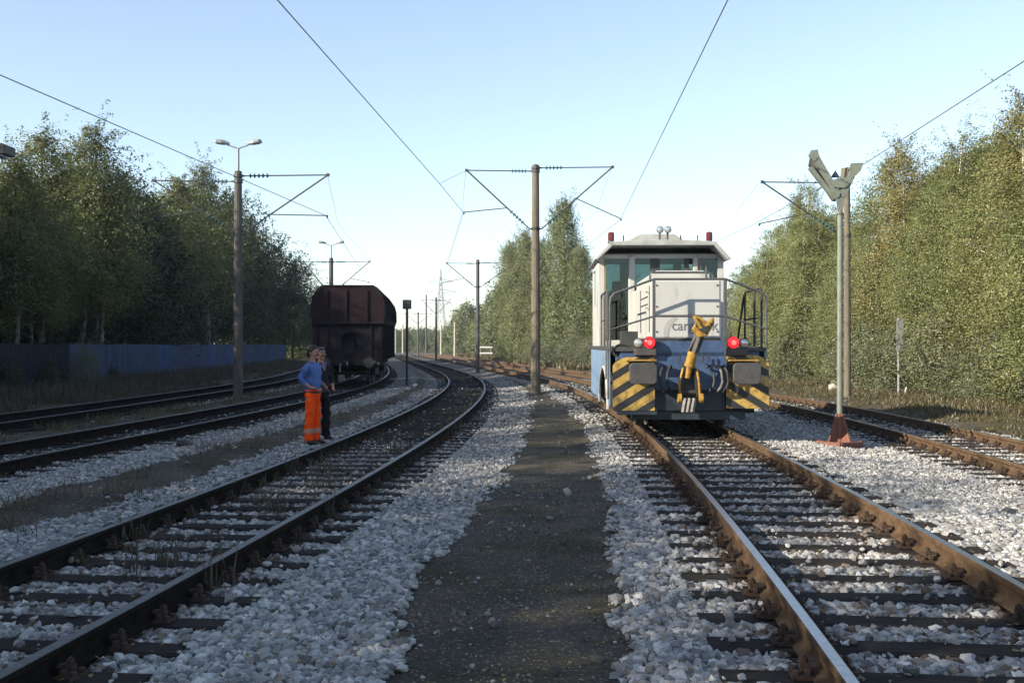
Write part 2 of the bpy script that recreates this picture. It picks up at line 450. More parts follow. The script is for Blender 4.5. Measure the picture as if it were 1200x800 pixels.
def ground_z(x, y):
    x = np.asarray(x, float); y = np.asarray(y, float)
    z = np.zeros_like(x)
    w = np.zeros_like(x)
    def plateau(t, lv, il, ol, ir, orr):
        u = x - t.X(y)
        return np.minimum(sstep(-ol, -il, u), 1 - sstep(ir, orr, u)) , lv
    for t, il, ol, ir, orr in ((TL, 1.5, 2.3, 1.6, 2.6), (TR, 1.35, 1.95, 1.6, 2.9), (TRR, 1.7, 2.9, 1.6, 2.6), (T2, 1.5, 2.1, 1.4, 2.2), (T3, 1.5, 2.1, 1.4, 2.1)):
        k, lv = plateau(t, t.top - .042, il, ol, ir, orr)
        z = z * (1 - k) + k * lv
    b = sstep(-.5, 2.5, x - bank_x(y))
    z = z + b * .25
    z = z + .03 * (fnoise(x * .5 + 100, y * .5 + 100, 3) - .5) + .012 * (fnoise(x * 2.3 + 50, y * 2.3 + 50, 4) - .5)
    return z

def ballast_mask(x, y):
    """1 on clean ballast, 0 on dirt"""
    n = (fnoise(x * .9 + 40, y * .9 + 40, 8) - .5) * .20 + (fnoise(x * 4.7 + 40, y * 4.7 + 40, 9) - .5) * .22
    L, R, RR, A, B = TL.X(y), TR.X(y), TRR.X(y), T2.X(y), T3.X(y)
    def band(a, b, s=.12): return np.minimum(sstep(a - s, a + s, x + n), 1 - sstep(b - s, b + s, x + n))
    left = band(L - 1.85, L + 2.33 + .30 * sstep(9, 5, y))
    worn = band(L - .68, L + .68) * sstep(14, 22, y)      # dirty middle of the left track further off
    left = left * (1 - .75 * worn)
    right = band(R - 1.7, RR + 1.75)
    a = band(A + .9, A + 2.45)
    a2 = band(A - 1.0, A + .9) * .30
    b = band(B + 1.05, B + 1.75) * sstep(.25, .6, fnoise(x * .15 + 9, y * .15 + 9, 5)) * .9
    m = np.maximum.reduce([left, right, a, a2, b])
    return m
# ------------------------------------------------------------------ camera, sun, sky
SUN_EL, SUN_AZ = math.radians(24), math.radians(62)   # azimuth measured from straight behind the camera towards the left
to_sun = Vector((-math.sin(SUN_AZ) * math.cos(SUN_EL), -math.cos(SUN_AZ) * math.cos(SUN_EL), math.sin(SUN_EL)))
sc = bpy.context.scene
cam = bpy.data.cameras.new('camera'); cam.lens = F / 1200 * 36; cam.sensor_width = 36; cam.clip_end = 6000; cam.clip_start = .1
co = bpy.data.objects.new('camera', cam); C.objects.link(co)
co.location = (0, 0, CAMH); co.rotation_euler = (PI / 2 + math.atan((HOR - 400) / F), 0, 0)
sc.camera = co
sun = bpy.data.lights.new('sun', 'SUN'); sun.energy = 5.0; sun.angle = math.radians(.5); sun.color = (1.0, .90, .74)
so = bpy.data.objects.new('sun', sun); C.objects.link(so)
so.rotation_euler = to_sun.to_track_quat('Z', 'Y').to_euler()
w = bpy.data.worlds.new('World'); sc.world = w; w.use_nodes = True
nt = w.node_tree
bg = nt.nodes['Background']
sk = nt.nodes.new('ShaderNodeTexSky'); sk.sky_type = 'NISHITA'; sk.sun_disc = False
sk.sun_elevation = SUN_EL
sk.sun_rotation = math.atan2(to_sun.x, to_sun.y)
sk.air_density = 1.0; sk.dust_density = .5; sk.ozone_density = 2.0; sk.altitude = 60
hs = nt.nodes.new('ShaderNodeHueSaturation'); hs.inputs['Saturation'].default_value = .84; hs.inputs['Value'].default_value = 1.0
nt.links.new(sk.outputs[0], hs.inputs['Color']); nt.links.new(hs.outputs[0], bg.inputs['Color']); bg.inputs['Strength'].default_value = .125
vs = sc.view_settings
vs.view_transform = 'Standard'; vs.look = 'None'; vs.exposure = EXPOSURE; vs.gamma = 1; vs.use_curve_mapping = False
sc.cycles.max_bounces = 6; sc.cycles.diffuse_bounces = 3; sc.cycles.transparent_max_bounces = 12
sc.cycles.sample_clamp_indirect = 6
sc.cycles.volume_step_rate = 8

# ------------------------------------------------------------------ ground
def axis(fine0, fine1, step, far0, far1):
    a = list(np.arange(fine0, fine1 + 1e-6, step))
    s, p = step, a[-1]
    while p < far1:
        s *= 1.22; p += s; a.append(p)
    s, p, b = step, a[0], []
    while p > far0:
        s *= 1.22; p -= s; b.append(p)
    return np.array(b[::-1] + a)
gx = axis(-11.5, 13.5, .16, -900, 900)
gy = np.concatenate([axis(3, 24, .16, -400, 24.1)[:-1], axis(24, 80, .45, 24, 1500)[0:]])
gy = np.unique(np.round(gy[(gy > -400)], 4))
GX, GY = np.meshgrid(gx, gy)
GZ = ground_z(GX, GY)
BM = ballast_mask(GX, GY)
nr, nc = GX.shape
V = np.stack([GX.ravel(), GY.ravel(), GZ.ravel()], 1)
ii = (np.arange(nr - 1)[:, None] * nc + np.arange(nc - 1)[None, :]).ravel()
FQ = np.stack([ii, ii + 1, ii + nc + 1, ii + nc], 1)

def ground_material():
    m, nt, b = new_mat('yard_ground')
    at_b = node(nt, 'ShaderNodeAttribute', attribute_name='ballast')
    at_g = node(nt, 'ShaderNodeAttribute', attribute_name='verge')
    geo = node(nt, 'ShaderNodeNewGeometry')
    pos = geo.outputs['Position']
    def ramp(fac, els):
        r = node(nt, 'ShaderNodeValToRGB'); cr = r.color_ramp
        for i, (p, col) in enumerate(els):
            e = cr.elements[i] if i < 2 else cr.elements.new(p)
            e.position = p; e.color = (*col, 1)
        nt.links.new(fac, r.inputs['Fac']); return r.outputs['Color']
    def noise(s, d=6, rough=.6):
        n = node(nt, 'ShaderNodeTexNoise'); n.inputs['Scale'].default_value = s; n.inputs['Detail'].default_value = d; n.inputs['Roughness'].default_value = rough
        nt.links.new(pos, n.inputs['Vector']); return n.outputs['Fac']
    def mix(f, a, c, bt='MIX'):
        x = node(nt, 'ShaderNodeMix', data_type='RGBA', blend_type=bt)
        if isinstance(f, float): x.inputs[0].default_value = f
        else: nt.links.new(f, x.inputs[0])
        nt.links.new(a, x.inputs[6]); nt.links.new(c, x.inputs[7]); return x.outputs[2]
    # dirt: dark cinders with pale grit and brown, mossy areas
    dirt = ramp(noise(1.3, 8), [(.3, (.068, .061, .053)), (.5, (.095, .083, .068)), (.7, (.13, .109, .080))])
    moss = ramp(noise(.8, 6), [(.5, (0, 0, 0)), (.62, (.8, .8, .8))])
    mossc = ramp(noise(9, 4), [(.3, (.035, .040, .022)), (.7, (.075, .070, .035))])
    dirt = mix(moss, dirt, mossc)
    vo = node(nt, 'ShaderNodeTexVoronoi'); vo.inputs['Scale'].default_value = 75
    nt.links.new(pos, vo.inputs['Vector'])
    sepc = node(nt, 'ShaderNodeSeparateColor'); nt.links.new(vo.outputs['Color'], sepc.inputs[0])
    grit = ramp(sepc.outputs[0], [(.0, (.55, .55, .55)), (.5, (.85, .85, .85)), (.93, (1.25, 1.2, 1.1)), (1, (4.0, 3.8, 3.4))])
    dirt = mix(1.0, dirt, grit, 'MULTIPLY')
    # packed ballast under and between the loose stones
    vb = node(nt, 'ShaderNodeTexVoronoi'); vb.inputs['Scale'].default_value = 17
    nt.links.new(pos, vb.inputs['Vector'])
    sb = node(nt, 'ShaderNodeSeparateColor'); nt.links.new(vb.outputs['Color'], sb.inputs[0])
    bal = ramp(sb.outputs[1], [(0, (.08, .078, .074)), (.3, (.17, .165, .155)), (.75, (.28, .272, .255)), (1, (.40, .39, .365))])
    crev = ramp(vb.outputs['Distance'], [(.1, (1, 1, 1)), (.75, (.16, .15, .14))])
    bal = mix(1.0, bal, crev, 'MULTIPLY')
    # verge: dry grass and earth
    ver = ramp(noise(2.2, 8, .7), [(.28, (.040, .036, .022)), (.48, (.075, .062, .038)), (.62, (.11, .088, .052)), (.8, (.06, .062, .028))])
    n2 = noise(24, 3)
    def addsharp(att, amt):
        a = node(nt, 'ShaderNodeMath', operation='MULTIPLY_ADD'); nt.links.new(n2, a.inputs[0]); a.inputs[1].default_value = amt; nt.links.new(att, a.inputs[2])
        return ramp(a.outputs[0], [(.42 + amt / 2, (0, 0, 0)), (.58 + amt / 2, (1, 1, 1))])
    col = mix(addsharp(at_g.outputs['Fac'], .6), dirt, ver)
    bf = addsharp(at_b.outputs['Fac'], .5)
    col = mix(bf, col, bal)
    nt.links.new(col, b.inputs['Base Color'])
    b.inputs['Roughness'].default_value = .95; b.inputs['Specular IOR Level'].default_value = .15
    hb = node(nt, 'ShaderNodeMath', operation='MULTIPLY'); nt.links.new(vb.outputs['Distance'], hb.inputs[0]); hb.inputs[1].default_value = -1.0
    hm = node(nt, 'ShaderNodeMix', data_type='FLOAT')
    nt.links.new(bf, hm.inputs[0]); nt.links.new(noise(60, 6, .75), hm.inputs[2]); nt.links.new(hb.outputs[0], hm.inputs[3])
    bp = node(nt, 'ShaderNodeBump'); bp.inputs['Strength'].default_value = .8; bp.inputs['Distance'].default_value = .035
    nt.links.new(hm.outputs[0], bp.inputs['Height']); nt.links.new(bp.outputs['Normal'], b.inputs['Normal'])
    return m
gme = np_mesh('ground', V, FQ, ground_material())
for nm, arr in (('ballast', BM), ('verge', np.maximum(sstep(1.6, 2.6, GX - TRR.X(GY) + (fnoise(GX + 60, GY + 60, 21) - .5) * 1.2), sstep(-1.7, -2.6, GX - T3.X(GY))))):
    a = gme.attributes.new(nm, 'FLOAT', 'POINT'); a.data.foreach_set('value', np.clip(arr, 0, 1).ravel().astype(np.float32))
gme.shade_smooth()
tag(link('ground', gme), kind='structure')

# ------------------------------------------------------------------ tracks
def rail_mesh(t, side, y0, y1, mats):
    """vignoles rail swept along the track; side -1 / +1"""
    prof = [(-.036, 0), (-.036, -.035), (-.010, -.052), (-.009, -.125), (-.068, -.148), (-.068, -.160), (.068, -.160), (.068, -.148), (.009, -.125), (.010, -.052), (.036, -.035), (.036, 0), (.029, .006), (-.029, .006)]
    ys = np.concatenate([np.arange(y0, min(60, y1), .5), np.arange(min(60, y1), y1 + .1, 2.0)])
    xs = t.X(ys); sl = t.slope(ys); nrm = 1 / np.sqrt(1 + sl * sl)
    cx = xs + side * .7535 * nrm; cy = ys - side * .7535 * sl * nrm
    k = len(prof); n = len(ys)
    V = np.zeros((n, k, 3))
    for j, (u, z) in enumerate(prof):
        V[:, j, 0] = cx + u * nrm; V[:, j, 1] = cy - u * sl * nrm; V[:, j, 2] = t.rz - .006 + z
    base = (np.arange(n - 1)[:, None] * k + np.arange(k)[None, :])
    j2 = (np.arange(k) + 1) % k
    a = base.ravel(); b = (np.arange(n - 1)[:, None] * k + j2[None, :]).ravel()
    FQ = np.stack([a, b, b + k, a + k], 1)
    mi = np.tile((np.arange(k) >= 11).astype(np.int32) & (np.arange(k) <= 12).astype(np.int32), n - 1)
    return np_mesh('rail', V.reshape(-1, 3), FQ, mats, mi)

def sleeper_mesh(var):
    mb = MB()
    L, W, H = 2.55, .25, .16
    r = random.Random(var)
    n = 9
    vs = []; fs = []
    for i in range(n):
        x = -L / 2 + L * i / (n - 1)
        jy = r.uniform(-.006, .006); jz = r.uniform(-.005, .003)
        e = .008 if i in (0, n - 1) else 0
        vs += [(x, -W/2 + jy + e, -H), (x, -W/2 + jy + e, -.015 + jz), (x, -W/2 + .02 + jy + e, jz), (x, W/2 - .02 + jy - e, jz), (x, W/2 + jy - e, -.015 + jz), (x, W/2 + jy - e, -H)]
    for i in range(n - 1):
        for j in range(6):
            fs.append((i*6+j, i*6+(j+1) % 6, (i+1)*6+(j+1) % 6, (i+1)*6+j))
    fs.append(tuple(range(6))); fs.append(tuple((n-1)*6 + j for j in range(6)))
    mb.add(vs, fs)
    o = mb.build('sleeper', M['sleeper']); me = o.data
    bpy.data.objects.remove(o)
    return me
SLP = [sleeper_mesh(i) for i in range(4)]

def fastening_mesh():
    """ribbed plate with a clip and a bolt on either side of the rail foot (origin on sleeper top, rail centre)"""
    mb = MB()
    mb.box((0, 0, .008), (.34, .16, .018))
    for s in (-1, 1):
        mb.box((s * .092, 0, .035), (.022, .15, .036))
        mb.box((s * .082, 0, .062), (.085, .052, .018))
        mb.tube([(s * .105, 0, .02), (s * .105, 0, .108)], .013, 6)
        mb.tube([(s * .105, 0, .072), (s * .105, 0, .096)], .024, 6)
        mb.tube([(s * .145, .045, .01), (s * .145, .045, .04)], .02, 6)
        mb.tube([(s * .145, -.045, .01), (s * .145, -.045, .04)], .02, 6)
    o = mb.build('rail_fastening', M['fastening']); me = o.data
    bpy.data.objects.remove(o)
    return me
FST = fastening_mesh()

def build_track(t, label, y0, y1, n_parts, n_fast, mats, spacing=.62, fast_far=30):
    root = empty('railway_track', (0, 0, 0), 0, label, 'railway track', 'railway tracks of the yard')
    for s in (-1, 1):
        link('rail', rail_mesh(t, s, y0, y1, mats), root)
    q = np.interp(y0, t.yy, t.ss); end = np.interp(y1, t.yy, t.ss)
    i = 0; rest = MB()
    while q < end:
        x, y = t.by_len(q); x, y = float(x), float(y)
        rz = -math.atan(float(t.slope(y))) + random.uniform(-.008, .008)
        dz = random.uniform(-.012, .004)
        if i < n_parts:
            s = link('sleeper', SLP[i % 4], root, (x, y, t.top + dz)); s.rotation_euler = (0, random.uniform(-.004, .004), rz)
            if i < n_fast:
                for sd in (-1, 1):
                    f = link('rail_fastening', FST, s, (sd * .7535, 0, -dz)); f.rotation_euler = (0, 0, random.uniform(-.02, .02))
        else:
            rest.box((x, y, t.top - .07), (2.55, .25, .14), Matrix.Rotation(rz, 3, 'Z'))
        q += spacing * random.uniform(.975, 1.025); i += 1
    if rest.v:
        tag(rest.build('sleepers', M['sleeper'], root, fix=False), kind='stuff')
    return root
build_track(TR, 'rusty track with polished rail heads that carries the blue and white locomotive', -5, 210, 100, 46, [M['rust'], M['steel_top']])
build_track(TL, 'curving track with dark rails between the two men and the cinder path', -2, 210, 100, 40, [M['rust_shaded'], M['steel_dull']])
build_track(TRR, 'sunlit rusty track beyond the V-headed steel post, nearest the birch bank', 2, 210, 100, 60, [M['rust'], M['steel_top']])
build_track(T2, 'dark track behind the two men that carries the brown hopper wagon', 4, 180, 100, 0, [M['rust_shaded'], M['steel_dull']])
build_track(T3, 'overgrown dark track closest to the blue fence and its weeds', 12, 160, 100, 0, [M['rust_shaded'], M['steel_dull']])

# ------------------------------------------------------------------ loose stones
def ico():
    p = (1 + 5 ** .5) / 2
    v = np.array([(-1, p, 0), (1, p, 0), (-1, -p, 0), (1, -p, 0), (0, -1, p), (0, 1, p), (0, -1, -p), (0, 1, -p), (p, 0, -1), (p, 0, 1), (-p, 0, -1), (-p, 0, 1)], float)
    v /= np.linalg.norm(v[0])
    f = np.array([(0, 11, 5), (0, 5, 1), (0, 1, 7), (0, 7, 10), (0, 10, 11), (1, 5, 9), (5, 11, 4), (11, 10, 2), (10, 7, 6), (7, 1, 8), (3, 9, 4), (3, 4, 2), (3, 2, 6), (3, 6, 8), (3, 8, 9), (4, 9, 5), (2, 4, 11), (6, 2, 10), (8, 6, 7), (9, 8, 1)])
    return v, f
def oct_():
    v = np.array([(1, 0, 0), (-1, 0, 0), (0, 1, 0), (0, -1, 0), (0, 0, 1), (0, 0, -1)], float)
    f = np.array([(0, 2, 4), (2, 1, 4), (1, 3, 4), (3, 0, 4), (2, 0, 5), (1, 2, 5), (3, 1, 5), (0, 3, 5)])
    return v, f
def rot_mats(n, rng):
    q = rng.normal(size=(n, 4)); q /= np.linalg.norm(q, axis=1)[:, None]
    a, b, c, d = q.T
    return np.stack([1-2*(c*c+d*d), 2*(b*c-a*d), 2*(b*d+a*c), 2*(b*c+a*d), 1-2*(b*b+d*d), 2*(c*d-a*b), 2*(b*d-a*c), 2*(c*d+a*b), 1-2*(b*b+c*c)], 1).reshape(n, 3, 3)
def stones_mesh(P, S, base, rng, mats, mi=None):
    v, f = base
    n, k = len(P), len(v)
    var = v[None] * (1 + rng.uniform(-.36, .36, (40, k, 1))) * rng.uniform(.55, 1.3, (40, 1, 3))
    vv = var[rng.integers(0, 40, n)] * S[:, None, None]
    R = rot_mats(n, rng)
    vv = np.einsum('nij,nkj->nki', R, vv)
    vv[:, :, 2] *= .8
    vv += P[:, None, :]
    FF = (f[None] + (np.arange(n) * k)[:, None, None]).reshape(-1, 3)
    return np_mesh('gravel', vv.reshape(-1, 3), FF, mats, None if mi is None else np.repeat(mi, len(f)))

def clear_of_track(x, y):
    """False where a sleeper or a rail stands"""
    ok = np.ones(len(x), bool); under = np.zeros(len(x), bool)
    for t in (TL, TR, TRR, T2, T3):
        u = (x - t.X(y)) / np.sqrt(1 + t.slope(y) ** 2)
        ok &= ~(np.abs(np.abs(u) - .7535) < .085)
    return ok
# sleeper occupancy grid from the objects just built
SL_POS = {}
for o in bpy.data.objects:
    if o.name.startswith('sleeper') and o.name != 'sleepers' and o.parent:
        SL_POS.setdefault(o.parent.name, []).append((o.location.x, o.location.y, o.rotation_euler[2]))
def off_sleepers(x, y, s):
    ok = np.ones(len(x), bool)
    for lst in SL_POS.values():
        L = np.array(lst); order = np.argsort(L[:, 1]); L = L[order]
        for k in (-1, 0, 1):
            idx = np.clip(np.searchsorted(L[:, 1], y) + k, 0, len(L) - 1)
            dx, dy = x - L[idx, 0], y - L[idx, 1]
            c, sn = np.cos(L[idx, 2]), np.sin(L[idx, 2])
            u, v = dx * c + dy * sn, -dx * sn + dy * c
            ok &= ~((np.abs(u) < 1.27) & (np.abs(v) < .125 + s * .5))
    return ok
def scatter(n, y0, y1, smin, smax, base, rng, mats, name, thresh=.5, dirt=False, half=(0.62, 1.2), lift=.25):
    y = y0 + (y1 - y0) * rng.random(n) ; 
    # frame-shaped region, a little wider than the view
    x = (rng.random(n) * 2 - 1) * (y * .50 + 2.0)
    m = ballast_mask(x, y)
    r = rng.random(n)
    S = smin + (smax - smin) * rng.random(n) ** 1.8
    if dirt == 'edge':
        keep = (m < .5) & (r < .9 * np.clip(m, 0, 1) * 1.6 + .012) & (x > T2.X(y)) & (x < TR.X(y))
    elif dirt:
        keep = (m < .35) & (r < .10 + .5 * (fnoise(x * 1.7 + 30, y * 1.7 + 30, 31) > .62)) & (x > T3.X(y) - 1.5) & (x < TRR.X(y) + 2.4)
    else:
        keep = (m + (r - .5) * .7 > thresh)
    keep &= clear_of_track(x, y)
    x, y, S = x[keep], y[keep], S[keep]
    k2 = off_sleepers(x, y, S); 
    # a few strays do lie on the sleepers
    stray = (~k2) & (rng.random(len(x)) < .018)
    top = np.zeros(len(x)); top[stray] = .05
    k2 |= stray
    x, y, S, top = x[k2], y[k2], S[k2], top[k2]
    z = ground_z(x, y) + S * lift + rng.random(len(x)) * S * .5 + top
    mi = None
    if not dirt:
        near = np.zeros(len(x))
        for t in (TR, TRR, TL, T2):
            u = np.abs(np.abs(x - t.X(y)) - .7535)
            near = np.maximum(near, np.exp(-(u / .22) ** 2) * .85 + (np.abs(x - t.X(y)) < .5) * .16)
        mi = (rng.random(len(x)) < near).astype(np.int32)
    o = link(name, stones_mesh(np.stack([x, y, z], 1), S, base, rng, mats, mi)); tag(o, kind='stuff')
    return o
rg = np.random.default_rng(5)
scatter(int(210000 * STONES), 3.2, 12, .011, .042, ico(), rg, [M['stone'], M['stone_rusty']], 'ballast_gravel')
scatter(int(230000 * STONES), 12, 24, .014, .038, oct_(), rg, [M['stone'], M['stone_rusty']], 'ballast_gravel')
scatter(int(190000 * STONES), 24, 60, .022, .045, oct_(), rg, [M['stone'], M['stone_rusty']], 'ballast_gravel')
scatter(34000, 3.2, 14, .005, .016, ico(), rg, M['stone_dark'], 'path_grit', dirt=True, lift=.1)
scatter(7000, 3.5, 30, .012, .036, ico(), rg, M['stone'], 'ballast_gravel', dirt='edge', lift=.2)
scatter(9000, 5, 40, .012, .045, ico(), rg, M['stone_dark'], 'path_grit', dirt=True, lift=.1)
# ------------------------------------------------------------------ trees
def tubes_np(paths, sides=6):
    """list of (pts (k,3), radii (k,)) -> verts, quads"""
    VV, FF, o = [], [], 0
    ang = np.linspace(0, 2 * PI, sides, endpoint=False)
    for pts, rad in paths:
        pts = np.asarray(pts, float); k = len(pts)
        t = np.gradient(pts, axis=0); t /= np.linalg.norm(t, axis=1)[:, None] + 1e-9
        ref = np.array([1, 0, 0.]) if abs(t[0, 0]) < .8 else np.array([0, 1., 0])
        a = ref - t * (t @ ref)[:, None]; a /= np.linalg.norm(a, axis=1)[:, None] + 1e-9
        b = np.cross(t, a)
        ring = pts[:, None] + (a[:, None] * np.cos(ang)[None, :, None] + b[:, None] * np.sin(ang)[None, :, None]) * np.asarray(rad)[:, None, None]
        VV.append(ring.reshape(-1, 3))
        i = (np.arange(k - 1)[:, None] * sides + np.arange(sides)[None]).ravel(); j = (np.arange(k - 1)[:, None] * sides + (np.arange(sides)[None] + 1) % sides).ravel()
        FF.append(np.stack([i, j, j + sides, i + sides], 1) + o); o += k * sides
    return np.concatenate(VV), np.concatenate(FF)

def crown_data(H, R, prof, n_clump, n_leaf, leaf, rng, clear=.2, droop=.25, csize=.45, inner=.3, upright=0.0, trunk_r=.11, n_limb=24, lean=.3, cohere=1.5):
    """returns leaf verts/faces and bark verts/faces"""
    bend = rng.uniform(-lean, lean, 2)
    def axis_at(z):
        f = np.asarray(z) / H
        return np.stack([bend[0] * f ** 2 + .12 * np.sin(f * 5 + bend[1] * 9), bend[1] * f ** 2 + .12 * np.sin(f * 4 + bend[0] * 9)], -1)
    # uneven outline: bulges per direction and height
    lump = rng.random((7, 9))
    t = clear + (1 - clear) * rng.random(n_clump) ** .85
    ang = rng.random(n_clump) * 2 * PI
    bul = lump[(t * 6.99).astype(int), (ang / (2 * PI) * 8.99).astype(int)]
    rr = R * np.interp(t, prof[0], prof[1]) * (.62 + .62 * bul)
    u = inner + (1 - inner) * rng.random(n_clump) ** .6
    ax = axis_at(t * H)
    cx = ax[:, 0] + rr * u * np.cos(ang); cy = ax[:, 1] + rr * u * np.sin(ang)
    cz = t * H
    Cn = np.stack([cx, cy, cz], 1)
    sz = csize * (.55 + .9 * rng.random(n_clump)) * np.clip(np.interp(t, prof[0], prof[1]) + .25, .35, 1)
    wgt = sz ** 2; wgt /= wgt.sum()
    ci = rng.choice(n_clump, n_leaf, p=wgt)
    off = rng.normal(size=(n_leaf, 3)) * sz[ci][:, None] * np.array([.62, .62, .62 + .5 * upright])
    off[:, 2] -= droop * np.abs(rng.normal(size=n_leaf)) * sz[ci] * 1.6
    P = Cn[ci] + off
    # fine sprays of twigs that break the outline
    ns = int(n_leaf * .16); nk = max(8, n_clump // 2)
    pk = rng.integers(0, n_clump, nk)
    o2 = Cn[pk] - np.stack([ax[pk, 0], ax[pk, 1], cz[pk] - .5], 1); o2 /= np.linalg.norm(o2, axis=1)[:, None] + 1e-6
    o2 += rng.normal(size=(nk, 3)) * .45; o2[:, 2] += .25 - droop * 1.6 * rng.random(nk)
    st = rng.integers(0, nk, ns); tt = rng.random(ns) ** .8
    ln = (csize * (1.0 + 1.3 * rng.random(nk)))[st]
    P[:ns] = Cn[pk][st] + o2[st] * (tt * ln)[:, None] + rng.normal(size=(ns, 3)) * (csize * .13)
    P[:ns, 2] -= droop * tt ** 2 * ln * .6
    P[:, 2] = np.maximum(P[:, 2], .12 * rng.random(n_leaf) + .05)
    nrm = rng.normal(size=(n_leaf, 3)); nrm[:, 2] = np.abs(nrm[:, 2]) * .8 + .15
    out = P - np.stack([axis_at(P[:, 2])[:, 0], axis_at(P[:, 2])[:, 1], P[:, 2] - .3], 1)
    nrm += out / (np.linalg.norm(out, axis=1)[:, None] + 1e-6) * cohere
    nrm /= np.linalg.norm(nrm, axis=1)[:, None]
    a = rng.normal(size=(n_leaf, 3)); a[:, 2] -= .6
    a -= nrm * (a * nrm).sum(1)[:, None]; a /= np.linalg.norm(a, axis=1)[:, None] + 1e-9
    b = np.cross(nrm, a)
    L = leaf * (.6 + .8 * rng.random(n_leaf)); W = L * .62
    q = np.stack([P - a * L[:, None] * .5, P + b * W[:, None] * .5, P + a * L[:, None] * .5 + nrm * L[:, None] * .08, P - b * W[:, None] * .5], 1)
    lv = q.reshape(-1, 3); lf = np.arange(n_leaf * 4).reshape(-1, 4)
    zs = np.linspace(-.15, H * .96, 12)
    tp = np.concatenate([axis_at(np.maximum(zs, 0)), zs[:, None]], 1)
    tr = trunk_r * (1 - zs / H) ** .8 + .012; tr[0] *= 1.35
    paths = [(tp, tr)]
    for i in rng.choice(n_clump, min(n_limb, n_clump), replace=False):
        zt = max(.12 * H, Cn[i, 2] - (.25 + .5 * rng.random()) * np.hypot(*(Cn[i, :2] - axis_at(Cn[i, 2]))) * 1.2 - .2)
        p0 = np.array([*axis_at(zt), zt]); p3 = Cn[i]
        mid = (p0 + p3) / 2 + np.array([0, 0, .12 * np.linalg.norm(p3 - p0)])
        r0 = max(.014, trunk_r * (1 - zt / H) * .42)
        paths.append((np.array([p0, mid, p3]), np.array([r0, r0 * .6, r0 * .25])))
    bv, bf = tubes_np(paths)
    return lv, lf, bv, bf

def tree_meshes(seed, leafm, barkm, **kw):
    rng = np.random.default_rng(seed)
    lv, lf, bv, bf = crown_data(rng=rng, **kw)
    bm = np_mesh('trunk', bv, bf, barkm); bm.shade_smooth()
    return np_mesh('crown', lv, lf, leafm), bm

BIRCH = ([0, .12, .3, .55, .8, .93, 1], [.55, .8, 1, .92, .6, .32, .08])
FULL = ([0, .1, .3, .6, .85, 1], [.85, 1, 1, .9, .55, .12])
POP = ([0, .08, .2, .5, .78, .92, 1], [.65, .9, 1, 1, .85, .55, .15])
BUSH = ([0, .3, .6, .85, 1], [.9, 1, .85, .5, .15])
q = LEAVES
KIND = {}
def kind(nm, seeds, leafm, barkm, **kw):
    KIND[nm] = [tree_meshes(s, M[leafm], M[barkm], **kw) for s in seeds]
kind('birch_right', (1, 2, 3), 'leaf_right', 'bark_birch', H=10, R=2.3, prof=FULL, n_clump=360, inner=.5, n_leaf=int(62000 * q), leaf=.078, clear=.03, droop=.3, csize=.50)
kind('birch_autumn', (4, 5), 'leaf_autumn', 'bark_birch', H=10, R=1.9, prof=BIRCH, n_clump=240, n_leaf=int(42000 * q), leaf=.070, clear=.10, droop=.35, csize=.45)
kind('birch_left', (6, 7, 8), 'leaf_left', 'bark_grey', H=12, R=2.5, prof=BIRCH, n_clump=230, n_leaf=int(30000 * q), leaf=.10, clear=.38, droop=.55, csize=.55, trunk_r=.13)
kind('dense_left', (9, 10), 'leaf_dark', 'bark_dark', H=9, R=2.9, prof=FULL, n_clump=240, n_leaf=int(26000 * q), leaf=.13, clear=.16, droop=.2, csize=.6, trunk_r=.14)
kind('poplar', (11, 12), 'leaf_poplar', 'bark_dark', H=18, R=2.3, prof=POP, n_clump=480, n_leaf=int(56000 * q), leaf=.15, clear=.04, droop=-.25, csize=.62, upright=.9, trunk_r=.22, lean=.1)
kind('bush', (13, 14), 'leaf_bush', 'bark_dark', H=2.8, R=1.7, prof=BUSH, n_clump=80, n_leaf=int(12000 * q), leaf=.075, clear=.06, droop=.05, csize=.42, trunk_r=.04, n_limb=14, upright=.3)
kind('far', (15, 16), 'leaf_far', 'bark_dark', H=9, R=3.0, prof=FULL, n_clump=150, n_leaf=int(10000 * q), leaf=.25, clear=.05, droop=.15, csize=.7, trunk_r=.14, n_limb=10)
kind('bush_dark', (17,), 'leaf_dark', 'bark_dark', H=2.6, R=1.8, prof=BUSH, n_clump=70, n_leaf=int(5500 * q), leaf=.12, clear=.05, droop=.05, csize=.45, trunk_r=.04, n_limb=10)
BASEH = dict(birch_right=10, birch_autumn=10, birch_left=12, dense_left=9, poplar=18, bush=2.8, far=9, bush_dark=2.6)
TREES = []
def tree(kd, x, y, h, label, cat='tree', name='birch_tree', group=None, wide=1.0, var=None, rz=None):
    me = KIND[kd][(var if var is not None else random.randrange(99)) % len(KIND[kd])]
    z = float(ground_z(x, y)) - .03
    r = empty(name, (x, y, z), rz if rz is not None else random.uniform(0, 2 * PI), label, cat, group)
    s = h / BASEH[kd]
    r.scale = (s * wide, s * wide, s)
    link('trunk' if 'bush' not in kd else 'stem', me[1], r); link('crown' if 'bush' not in kd else 'foliage', me[0], r)
    TREES.append((x, y)); return r

def px_of(x, y): return 600 + F * x / y
